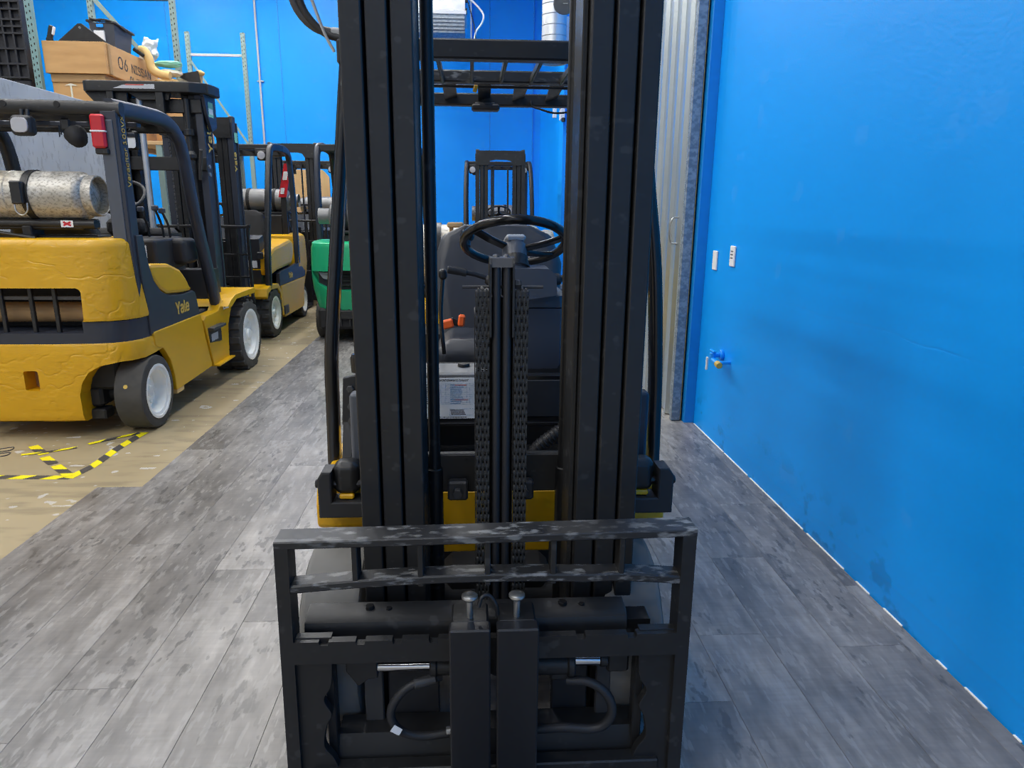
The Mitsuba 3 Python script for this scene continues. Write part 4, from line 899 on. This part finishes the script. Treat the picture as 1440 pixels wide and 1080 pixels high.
    for s in (-1, 1):
        for i, (nm, u, w, y0, y1) in enumerate((('outer_mast_rail', .36, .06, .30, .47), ('middle_mast_rail', .295, .055, .315, .46), ('inner_mast_rail', .235, .055, .33, .45))):
            a, b = sorted((s * u, s * (u - w)))
            P(nm, [box(a, b, y0, y0 + .025, .08, mast_h, .004), box(a + .014, b - .014, y0 + .02, y1 - .02, .08, mast_h, 0), box(a, b, y1 - .025, y1, .08, mast_h, .004)], 'm_navy' if (i == 0 and letters) else 'm_black')
        P('mast_pulley', [cyl((s * .30, .385, mast_h + .01), (s * .325, .385, mast_h + .01), .05, 18), box(s * .335 - .018, s * .335 + .018, .34, .43, mast_h - .12, mast_h + .06, .006)], 'm_dark_steel')
        P('lift_cylinder', cyl((s * .26, .28, .1), (s * .26, .28, mast_h - .1), .03, 14), 'm_black')
        P('hood_hinge', box(s * (h - .1) - .03, s * (h - .1) + .03, .06, .12, .9, .98, .008), 'm_plastic')
    hd = P('mast_head', ext([(-.31, mast_h - .02), (.31, mast_h - .02), (.31, mast_h + .045), (-.31, mast_h + .045)] if False else sg.Polygon([(-.34, mast_h + .04), (.34, mast_h + .04), (.34, mast_h - .16), (.19, mast_h - .16), (.15, mast_h - .10), (.08, mast_h - .085), (-.08, mast_h - .085), (-.15, mast_h - .10), (-.19, mast_h - .16), (-.34, mast_h - .16)]), 'y', .47, .485), 'm_black')
    for z in (.25, 1.05): P('mast_cross_member', box(-.34, .34, .29, .315, z - .06, z + .06, .005), 'm_black')
    P('mast_hoses', [cyl((u, .40, .2), (u, .40, mast_h - .2), .012, 8) for u in (-.11, .10, .125)], 'm_plastic')
    P('free_lift_cylinder', cyl((0, .40, .15), (0, .40, 1.18), .045, 18), 'm_dull_black')
    if letters:
        for s in (-1, 1):
            P('mast_name', words('Yale', .07, (s * .3615, .42 if s < 0 else .35, mast_h - .50), (0, 0, 1), (0, 1 * -s, 0) if s > 0 else (0, 1, 0), .003, True), 'm_gold', False)
            P('mast_sticker', box(*sorted((s * .3605, s * .362)), .33, .43, mast_h - .20, mast_h - .10, 0), 'm_mint')
            P('maker_name', words('Yale', .07, (s * (h - .003), -.90 if s > 0 else -.72, .605), (0, s, 0), (0, 0, 1), .003, True), 'm_gold', False)
    cg = P('carriage', [box(-h + .06, h - .06, .52, .55, .10, .17, .004), box(-h + .06, h - .06, .52, .55, .46, .53, .004), box(-.20, .20, .45, .52, .1, .52, .004)], 'm_black')
    for s in (-1, 1):
        P('fork', [box(s * fork_u - .05, s * fork_u + .05, .55, .59, .03, .55, .004), hull([(s * fork_u + a, y, z) for a, y, z in ((-.05, .57, .025), (.05, .57, .025), (-.05, .57, .07), (.05, .57, .07), (-.035, .57 + fork_len, .025), (.035, .57 + fork_len, .025), (-.035, .57 + fork_len, .035), (.035, .57 + fork_len, .035))])], 'm_fork')
    if backrest:
        br = P('load_backrest', [bar([(-h + .08, .535, .5), (-h + .08, .535, 1.22), (-h + .12, .535, 1.27), (h - .12, .535, 1.27), (h - .08, .535, 1.22), (h - .08, .535, .5)], .035, .03, (0, 1, 0), .006, 3)], 'm_black')
        for u in np.linspace(-h + .2, h - .2, 5): part(br, 'upright_bar', box(u - .012, u + .012, .525, .545, .5, 1.26, .003), 'm_black')
        for z in (.74, .98): part(br, 'cross_rod', box(-h + .08, h - .08, .528, .542, z - .01, z + .01, .003), 'm_black')
    if tank:
        M = np.array(PLACE[t].matrix, float)
        c = M @ [0, -1.72, tank_z, 1]
        propane_tank(c[:3], .15, .76, M[:3, 0] if extra != 'flip' else -M[:3, 0], tank, tank_mat)
    return t

t2 = lift_truck('yellow forklift with white drive rim facing the aisle behind the large yellow one', (-2.83, 8.27, 0), 180, 'm_yellow', 'm_cast_yellow', tank_z=1.56, tank='grey gas cylinder on the second yellow forklift, beside a red strap', fork_len=.45)
# red cylinder strap of the second truck (its right end in the picture) - part of that truck
part(t2, 'tank_strap', [hull([(x, y, z) for y in (-1.50, -1.48) for x, z in ((-.37, 2.03), (-.47, 2.03), (-.37, 1.60), (-.27, 1.60))])], 'm_red')
part(t2, 'strap_label', [hull([(x, y, z) for y in (-1.479, -1.477) for x, z in ((-.36, 1.93), (-.42, 1.93), (-.395, 1.82), (-.335, 1.82))]), hull([(x, y, z) for y in (-1.479, -1.477) for x, z in ((-.31, 1.72), (-.36, 1.72), (-.345, 1.64), (-.295, 1.64))])], 'm_paper')
part(t2, 'strap_post', [box(-.36, -.29, -1.53, -1.50, 1.1, 1.61, .004)], 'm_black')
lift_truck('yellow forklift half hidden behind the second yellow one and the green counterweight', (-2.62, 11.35, 0), 180, 'm_yellow', 'm_cast_yellow', tank_z=1.5, tank='grey gas cylinder on the farthest yellow forklift, in front of a plywood sheet', letters=False, fork_len=.4)
lift_truck('green forklift with rear counterweight towards the camera beside the black mast', (-1.20, 9.75, 0), 0, 'm_green', 'm_green', letters=False, half=.60, tank='pale grey gas cylinder on the green forklift', backrest=False, mast_h=2.1, tank_mat='m_tank_grey')
lift_truck('forklift with a bare black mast facing the camera in front of the far blue wall', (.42, 10.95, 0), 180, 'm_yellow', 'm_cast_yellow', letters=False, backrest=False, mast_h=2.24, tank='grey gas cylinder on the forklift before the far wall', fork_len=.8)

# ---------------------------------------------------------------- left side: grey panel wall, racks, boxes
struct('wall_partition', ext([(4.2, 0), (9.65, 0), (9.65, 2.66), (4.2, 2.66)], 'x', -4.62, -4.50, .006), 'm_grey_panel', 'scuffed grey partition wall behind the large yellow forklift')

def rack_post(k, x, y, z1, z0=0, name='post', m='m_rack'):
    g = sg.box(x - .04, y - .035, x + .04, y + .035).difference(sg.box(x - .036, y - .031, x + .036, y + .04))
    part(k, name, [ext(g, 'z', z0, z1)], m)
    hol = []
    for z in np.arange(max(z0 + .05, 2.6), z1, .075):
        for s in (-1, 1):
            hol.append(obox((x + s * .02, y - .0352, z + (.02 if s > 0 else 0)), (.014, .002, .028), (0, 0, 0), 0))
    q = part(k, 'post_slots', hol, 'm_dull_black', False)
    labels[q] = {'kind': 'stuff'}
t = thing('pallet_rack', 'green perforated rack upright beside the black plastic bin above the grey wall', 'pallet rack')
rack_post(t, -5.52, 9.95, 5.2); rack_post(t, -7.9, 9.95, 5.2)
part(t, 'beam', box(-7.9, -5.5, 9.92, 9.98, 2.72, 2.84, .005), 'm_rack_pale')
t = thing('pallet_rack', 'pale green rack frame standing behind the big cardboard boxes', 'pallet rack')
rack_post(t, -5.80, 12.1, 5.6, m='m_rack_pale'); rack_post(t, -4.58, 12.1, 5.6, m='m_rack_pale')
part(t, 'brace', box(-5.8, -4.58, 12.08, 12.12, 4.52, 4.57, .004), 'm_navy')
part(t, 'brace', hull([(-5.76, 12.08, 4.50), (-5.76, 12.12, 4.50), (-5.72, 12.08, 4.56), (-5.72, 12.12, 4.50), (-4.62, 12.08, 3.2), (-4.62, 12.12, 3.2), (-4.62, 12.08, 3.26), (-4.66, 12.12, 3.2)]), 'm_rack_pale')
t = thing('pallet_rack', 'low wooden shelf frame carrying the big cardboard boxes', 'pallet rack')
part(t, 'beam', box(-4.64, -4.56, 10.0, 11.85, 2.20, 2.26, .005), 'm_wood')
part(t, 'shelf', box(-5.46, -3.55, 10.0, 11.85, 2.26, 2.31, .004), 'm_wood')
for x, y in ((-5.4, 10.05), (-4.15, 10.05), (-3.65, 11.8), (-5.4, 11.8)): part(t, 'post', box(x - .04, x + .04, y - .04, y + .04, 0, 2.27, .004), 'm_rack_pale')
t = thing('pallet_rack', 'pale green rack frame with a diagonal brace close to the far blue wall', 'pallet rack')
rack_post(t, -5.60, 15.4, 4.80, m='m_rack_pale'); rack_post(t, -4.52, 15.4, 4.80, m='m_rack_pale')
part(t, 'brace', box(-5.6, -4.52, 15.38, 15.42, 4.36, 4.41, .004), 'm_light_grey')
part(t, 'brace', hull([(-5.56, y, z) for y in (15.37, 15.41) for z in (4.22, 4.29)] + [(-4.54, y, z) for y in (15.37, 15.41) for z in (2.62, 2.69)]), 'm_rack_pale')
part(t, 'brace', box(-5.6, -4.52, 15.38, 15.42, .3, .35, .004), 'm_rack_pale')

t = thing('pallet_bin', 'black plastic pallet bin with ribbed sides at the top left corner', 'bin')
bx0, bx1, by = -6.75, -5.66, 9.99
part(t, 'shell', [box(bx0, bx1, by + .05, by + .09, 3.05, 4.3, .004), box(bx0, bx0 + .04, by + .05, by + .32, 3.05, 4.3, .004), box(bx1 - .04, bx1, by + .05, by + .32, 3.05, 4.3, .004), box(bx0, bx1, by + .28, by + .32, 3.05, 4.3, .004), box(bx0, bx1, by + .05, by + .32, 3.02, 3.07, .004)], 'm_bin')
for x in np.linspace(bx0 + .01, bx1 - .01, 10): part(t, 'upright_rib', box(x - .012, x + .012, by, by + .06, 3.04, 4.3, .003), 'm_bin')
for z in (3.06, 3.22, 3.40, 3.58, 3.66, 3.74, 3.86, 3.95, 4.1, 4.28): part(t, 'cross_rib', box(bx0, bx1, by - .004, by + .06, z - .012, z + .012, .003), 'm_bin')
for x in (bx0 + .08, .5 * (bx0 + bx1), bx1 - .1): part(t, 'foot', box(x - .09, x + .09, by + .02, by + .30, 2.84, 3.03, .01), 'm_bin')

def carton(name_label, x0, x1, y0, y1, z0, z1, flaps=False):
    t = thing('cardboard_box', name_label, 'box')
    th = .012
    part(t, 'body', [box(x0, x1, y0, y0 + th, z0, z1, .002), box(x0, x1, y1 - th, y1, z0, z1, .002), box(x0, x0 + th, y0, y1, z0, z1, .002), box(x1 - th, x1, y0, y1, z0, z1, .002), box(x0, x1, y0, y1, z0, z0 + .01, .001)] + ([] if flaps else [box(x0, x1, y0, y1, z1 - .012, z1, .002)]), 'm_card')
    return t
LB = carton('lower big cardboard box under the marked one on the rack', -5.42, -4.74, 10.05, 11.5, 2.31, 3.12)
part(LB, 'top_flap', box(-5.42, -4.74, 10.035, 10.05, 3.02, 3.12, .002), 'm_card_dark')
part(LB, 'tape_strip', [box(-5.20, -5.18, 10.04, 10.05, 2.7, 2.98, .001), hull([(-5.27, 10.04, 2.98), (-5.10, 10.04, 2.98), (-5.19, 10.04, 3.01), (-5.19, 10.05, 2.98)])], 'm_pale_foam')
UB = carton('upper big cardboard box marked by hand with marker pen', -5.46, -4.69, 10.0, 11.56, 3.125, 3.505, True)
part(UB, 'corner_fold', box(-4.71, -4.67, 10.06, 10.12, 3.125, 3.50, .006), 'm_card_dark')
part(UB, 'inner_filling', box(-5.44, -4.71, 10.02, 11.54, 3.36, 3.40, .01), 'm_card_dark')
part(UB, 'hand_lettering', [words('O6', .15, (-4.688, 10.32, 3.25), (0, 1, 0), (0, 0, 1), .001), words('NISSAN', .115, (-4.688, 10.70, 3.255), (0, 1, -.0), (0, 0, 1), .001), words('PL 70', .10, (-4.688, 10.62, 3.10), (0, 1, 0), (0, 0, 1), .001)], 'm_ink', False)
# things on and beside the boxes
t = thing('storage_crate', 'dark fabric crate with a white label on top of the cardboard box', 'crate')
part(t, 'body', hull([(x, y, z) for x, y in ((-5.04, 10.55), (-4.80, 10.55), (-4.80, 10.98), (-5.04, 10.98)) for z in (3.507,)] + [(x, y, 3.84) for x, y in ((-5.09, 10.50), (-4.76, 10.50), (-4.76, 11.02), (-5.09, 11.02))]), 'm_bin_cloth')
part(t, 'rim', [sweep([(-5.10, 10.49, 3.86), (-4.75, 10.49, 3.84), (-4.75, 11.03, 3.81), (-5.10, 11.03, 3.86)], rrect(.03, .03, .006), closed=True)], 'm_bin')
part(t, 'label', box(-5.03, -4.90, 10.487, 10.52, 3.60, 3.74, 0), 'm_paper')
part(t, 'grip_hole', box(-4.99, -4.90, 10.486, 10.5, 3.78, 3.82, .004), 'm_blue_paint')
part(t, 'rag', tube([(-5.06, 10.49, 3.88), (-4.98, 10.47, 3.865), (-4.88, 10.48, 3.87), (-4.78, 10.50, 3.85), (-4.75, 10.6, 3.83), (-4.75, 10.8, 3.80)], .014, 8, 4), 'm_dull_black')
t = thing('metal_panel', 'black folded metal panel leaning up out of the marked box', 'panel')
part(t, 'sheet', hull([(x, y, z) for y in (10.12, 10.16) for x, z in ((-5.34, 3.507), (-4.69, 3.507), (-5.04, 3.74), (-5.00, 3.74))]), 'm_dull_black')
part(t, 'hole_rim', lathe([(.008, 0), (.014, 0), (.014, .004), (.008, .004)], (-5.02, 10.12, 3.69), (0, -1, 0), 10), 'm_steel')
t = thing('machine_fitting', 'small black and white fitting sticking up at the corner of the marked box', 'machine part')
part(t, 'body', obox((-5.38, 10.1, 3.62), (.06, .05, .17), (0, 18, 0), .01), 'm_black')
part(t, 'cap', obox((-5.345, 10.1, 3.64), (.025, .045, .10), (0, 18, 0), .006), 'm_paper')
part(t, 'foot', box(-5.44, -5.37, 10.07, 10.13, 3.507, 3.56, .01), 'm_black')
def lumpy(c, size, seed, amp=.25, sub=3):
    m = trimesh.creation.icosphere(subdivisions=sub)
    n = meshkit.fbm(m.vertices * 1.7 + seed, 3, seed)
    m.vertices = m.vertices * (1 + amp * (n[:, None] - .5) * 2.2) * np.array(size) + np.array(c)
    return m
t = thing('plastic_bag', 'crumpled white plastic bag behind the beige foam on the marked box', 'bag')
part(t, 'bag', lumpy((-4.72, 11.42, 3.685), (.13, .11, .15), 3, .6), 'm_bag', False)
part(t, 'twist', hull([(-4.72, 11.42, 3.72), (-4.62, 11.42, 3.68), (-4.60, 11.47, 3.86), (-4.57, 11.44, 3.85)]), 'm_bag', False)
t = thing('seat_foam', 'curved beige foam piece lying beside the marked box', 'foam')
part(t, 'foam', tube([(-4.70, 11.06, 3.62), (-4.63, 11.05, 3.60), (-4.57, 11.03, 3.49), (-4.55, 11.03, 3.38), (-4.47, 11.03, 3.31), (-4.30, 11.03, 3.28)], .06, 10, 5), 'm_foam', 60)
part(t, 'black_trim', obox((-4.68, 10.97, 3.57), (.16, .04, .05), (0, 35, 0), .01), 'm_dull_black')
single('foam_block', lumpy((-4.44, 11.27, 3.20), (.18, .12, .085), 8, .3), 'm_foam', 'tan foam block at the right end of the marked box', 'foam')
single('packing_sheet', lumpy((-4.42, 11.27, 3.35), (.20, .10, .055), 12, .3), 'm_pale_foam', 'pale packing sheet under the mint green pad', 'packing')
single('green_pad', lumpy((-4.40, 11.27, 3.475), (.20, .10, .045), 5, .3), 'm_mint', 'mint green pad on the pile beside the boxes', 'pad')
t = thing('shelf_board', 'wooden board standing upright beside the black and yellow scrap', 'board')
part(t, 'board', obox((-4.09, 11.52, 2.86), (.07, .06, 1.09), (0, 3, 0), .005), 'm_wood')
part(t, 'end_knob', lumpy((-4.04, 11.50, 3.40), (.06, .05, .04), 2, .3), 'm_foam')
t = thing('scrap_panel', 'black and yellow scrap panel behind the rack upright', 'panel')
part(t, 'black_part', hull([(-4.39, 11.42, 3.36), (-4.04, 11.42, 3.42), (-4.02, 11.45, 3.20), (-4.10, 11.42, 3.22), (-4.22, 11.45, 3.34)]), 'm_dull_black')
part(t, 'yellow_part', hull([(-4.08, 11.40, 3.24), (-4.03, 11.40, 3.20), (-4.04, 11.42, 2.312), (-4.14, 11.40, 2.312), (-4.16, 11.42, 3.22)]), 'm_yellow')
part(t, 'white_part', hull([(-4.39, 11.44, 3.30), (-4.24, 11.44, 3.32), (-4.16, 11.46, 3.2), (-4.14, 11.46, 2.312), (-4.25, 11.46, 2.312)]), 'm_pale_foam')
t = thing('cardboard_box', 'tan cardboard box carrying the foam pile beside the marked box', 'box')
part(t, 'body', box(-4.64, -4.28, 11.16, 11.38, 2.312, 3.105, .006), 'm_card')
part(t, 'tape_strip', box(-4.47, -4.42, 11.158, 11.16, 2.4, 3.1, 0), 'm_card_dark')
t = thing('cardboard_box', 'small tan cardboard box seen under the black mast head', 'box')
part(t, 'body', box(-4.10, -3.72, 10.3, 10.9, 2.31, 2.72, .006), 'm_card')
part(t, 'flap', hull([(-3.72, 10.3, 2.72), (-3.72, 10.5, 2.72), (-3.62, 10.3, 2.58), (-3.62, 10.5, 2.58)] + [(-3.73, 10.3, 2.71)]), 'm_card_dark')
single('plywood_sheet', ext(rounded([(-3.38, .004), (-2.68, .004), (-2.68, 2.02), (-2.80, 2.15), (-3.38, 2.15)], .05), 'y', 13.9, 13.93, .003), 'm_plywood', 'pale plywood sheet standing behind the gas cylinder of the farthest yellow forklift', 'plywood sheet')

# ---------------------------------------------------------------- far wall fittings and the right wall
t = thing('duct_unit', 'galvanised sheet metal air duct box hanging before the far wall', 'air duct')
part(t, 'upper_box', box(-1.7, -.09, 13.6, 14.6, 4.86, 7.0, .006), 'm_galv')
part(t, 'flange', box(-1.72, -.07, 13.58, 14.62, 4.80, 4.86, .006), 'm_paper')
part(t, 'lower_section', box(-1.7, -.10, 13.62, 14.6, 4.50, 4.80, .004), 'm_galv_edge')
for z in (4.56, 4.62, 4.68, 4.74): part(t, 'louvre', obox((-.9, 13.605, z), (1.58, .05, .008), (25, 0, 0), 0), 'm_duct')
part(t, 'hanger', [box(-1.6, -1.56, 14.0, 14.04, 7.0, CEIL_Z, .002), box(-.2, -.16, 14.0, 14.04, 7.0, CEIL_Z, .002)], 'm_steel')
part(t, 'latch', [box(-.09, -.06, 13.6, 13.64, 4.80, 4.9, .004), box(-.09, -.05, 13.6, 13.66, 5.0, 5.12, .006)], 'm_dull_black')
part(t, 'drain_hose', tube([(-.06, 13.6, 5.08), (.10, 13.6, 4.96), (.23, 13.6, 4.80), (.20, 13.6, 4.66), (.09, 13.6, 4.5), (.06, 13.62, 4.2)], .018, 8, 5), 'm_pvc', 60)
part(t, 'cable', tube([(-.05, 13.59, 5.02), (.03, 13.59, 4.75), (.085, 13.59, 4.5), (.09, 13.6, 4.1)], .008, 7, 4), 'm_dull_black', 60)
t = thing('conduit', 'thin white conduit running down the far blue wall beside the duct box', 'pipe')
part(t, 'tube', cyl((.02, YB - .03, 5.1), (.02, YB - .03, CEIL_Z), .02, 10), 'm_pvc')
t = thing('conduit', 'thin pinkish conduit on the far blue wall right of the rack frames', 'pipe')
part(t, 'tube', cyl((-4.68, YB - .03, .8), (-4.68, YB - .03, CEIL_Z), .024, 10), 'm_light_grey')
part(t, 'clamp', [box(-4.74, -4.60, YB - .05, YB, z, z + .03, .004) for z in (2.0, 4.15, 6.0)], 'm_light_grey')
t = thing('spiral_duct', 'round silver ventilation duct coming down in the far right corner', 'air duct')
part(t, 'pipe', lathe([(.17, 3.6), (.18, 3.6), (.18, CEIL_Z), (.17, CEIL_Z)], (1.21, 11.0, 0), (0, 0, 1), 28), 'm_duct')
for z in np.arange(3.62, CEIL_Z, .14): part(t, 'seam_ring', lathe([(.18, -.008), (.187, 0), (.18, .008)], (1.21, 11.0, z), (0, 0, 1), 28), 'm_galv')
part(t, 'end_collar', lathe([(.175, -.06), (.195, -.06), (.195, .02), (.175, .02)], (1.21, 11.0, 3.6), (0, 0, 1), 28), 'm_pvc')
t = thing('wall_sign', 'pale sign with red print beside the round silver duct', 'sign')
part(t, 'plate', box(1.40, 1.58, 11.30, 11.32, 3.80, 4.25, .003), 'm_paper')
part(t, 'red_print', box(1.50, 1.57, 11.297, 11.30, 3.86, 4.2, 0), 'm_orange')
t = thing('wall_bracket', 'small white bracket below the silver duct', 'bracket')
part(t, 'plate', [box(1.24, 1.30, 11.2, 11.25, 2.82, 3.02, .006), box(1.36, 1.425, 11.2, 11.4, 2.80, 3.05, .006), box(1.30, 1.36, 11.22, 11.4, 2.98, 3.02, .004)], 'm_pvc')
part(t, 'knob', cyl((1.40, 11.18, 2.76), (1.40, 11.18, 2.82), .03, 10), 'm_black')
t = thing('round_lamp', 'dark grey round disc hanging in front of the silver duct', 'ceiling lamp')
part(t, 'disc', lathe([(0, .0), (.13, .0), (.145, .008), (.15, .02), (.13, .05), (.04, .08), (0, .08)], (1.19, 9.6, 3.985), (-.06, .8, .6), 32), 'm_grey_disc', 40)
part(t, 'plate', obox((1.19, 9.597, 3.985), (.06, .004, .02), (-37, 0, 0), 0), 'm_light_grey')
part(t, 'stem', cyl((1.187, 9.66, 4.03), (1.187, 9.66, CEIL_Z), .01, 8), 'm_light_grey')

for i, (y, z, lab) in enumerate(((4.52, 1.175, 'plain white narrow plate on the blue wall nearer to the sliding door'), (4.215, 1.222, 'white narrow plate with a small printed sign on the blue wall'))):
    t = thing('wall_plate', lab, 'wall plate')
    part(t, 'plate', box(XR - .012, XR, y - .038, y + .038, z - .062, z + .062, .004), 'm_paper')
    if i: part(t, 'print', [box(XR - .0128, XR - .012, y - .02, y + .022, z + .025 - .02 * k, z + .033 - .02 * k, 0) for k in range(3)], 'm_grey_disc')
t = thing('water_valve', 'small blue painted pipe valve with a brass end low on the blue wall', 'valve')
part(t, 'flange', [cyl((XR, 4.26, .60), (XR - .02, 4.26, .60), .035, 16)], 'm_blue_paint')
part(t, 'pipe', [tube([(XR - .02, 4.26, .60), (XR - .07, 4.25, .60), (XR - .09, 4.20, .59), (XR - .09, 4.10, .58)], .016, 10, 4), cyl((XR - .09, 4.19, .575), (XR - .09, 4.19, .63), .02, 10), cyl((XR - .0, 4.12, .58), (XR - .09, 4.12, .58), .011, 8), obox((XR - .09, 4.19, .64), (.02, .08, .012), (0, 0, 0), .003)], 'm_blue_paint')
part(t, 'spout', cyl((XR - .09, 4.10, .58), (XR - .09, 4.055, .575), .02, 12), 'm_gold')
part(t, 'lever', box(XR - .1, XR - .085, 4.265, 4.28, .50, .585, .004), 'm_pvc')

# ---------------------------------------------------------------- striped floor tape
def tape(pts, label, w=.055):
    t = thing('floor_tape', label, 'tape')
    P = np.array(pts, float)
    seg = np.linalg.norm(np.diff(P, axis=0), axis=1); cum = np.r_[0, np.cumsum(seg)]
    at = lambda s: np.array([np.interp(s, cum, P[:, 0]), np.interp(s, cum, P[:, 1])])
    s, k, L = 0.0, 0, cum[-1]
    step, lean = .092, .05
    while s < L - .01:
        e = min(s + step, L)
        a, b = at(s), at(e)
        d = (b - a) / max(np.linalg.norm(b - a), 1e-6); n = np.array([-d[1], d[0]])
        q = lambda c, o, l: c + n * o + d * l
        lo = lean if s > 0 else 0
        hi = lean if e < L else 0
        poly = [q(a, -w / 2, -lo / 2), q(b, -w / 2, -hi / 2), q(b, w / 2, hi / 2), q(a, w / 2, lo / 2)]
        part(t, 'yellow_stripe' if k % 2 == 0 else 'black_stripe', ext(poly, 'z', .0008 + .0006 * TZ[0], .0014 + .0006 * TZ[0]), 'm_tape_yellow' if k % 2 == 0 else 'm_tape_black', False)
        s = e; k += 1
    TZ[0] += 1
TZ = [0]
mat('m_tape_yellow', (.80, .66, .012), .5)
mat('m_tape_black', (.06, .055, .05), .55)
tape([(-2.95, 3.835), (-2.66, 3.832), (-2.26, 3.81)], 'striped hazard tape running straight in from the left edge of the floor')
tape([(-2.27, 3.80), (-2.23, 4.0), (-2.24, 4.3), (-2.215, 4.62)], 'striped hazard tape running from the tape corner back to the rear wheel')
tape([(-2.79, 4.36), (-2.63, 4.20)], 'short striped hazard tape scrap near the left floor marks')
tape([(-2.60, 4.15), (-2.48, 4.03)], 'middle torn striped hazard tape piece of the diagonal')
tape([(-2.45, 4.00), (-2.28, 3.83)], 'torn striped hazard tape piece ending at the tape corner')
tape([(-2.76, 4.19), (-2.63, 4.24), (-2.50, 4.32)], 'narrow faded hazard tape near the middle of the taped triangle', .03)
tape([(-2.46, 4.38), (-2.36, 4.49), (-2.24, 4.60)], 'worn hazard tape strip under the rear edge of the yellow counterweight', .035)
part('floor', 'pencil_mark', [tube([(-2.97, 4.30, .002), (-2.90, 4.34, .002), (-2.88, 4.28, .002), (-2.95, 4.24, .002)], .003, 5, 4), tube([(-2.95, 4.20, .002), (-2.86, 4.24, .002), (-2.85, 4.18, .002), (-2.94, 4.15, .002)], .003, 5, 4)], 'm_ink')
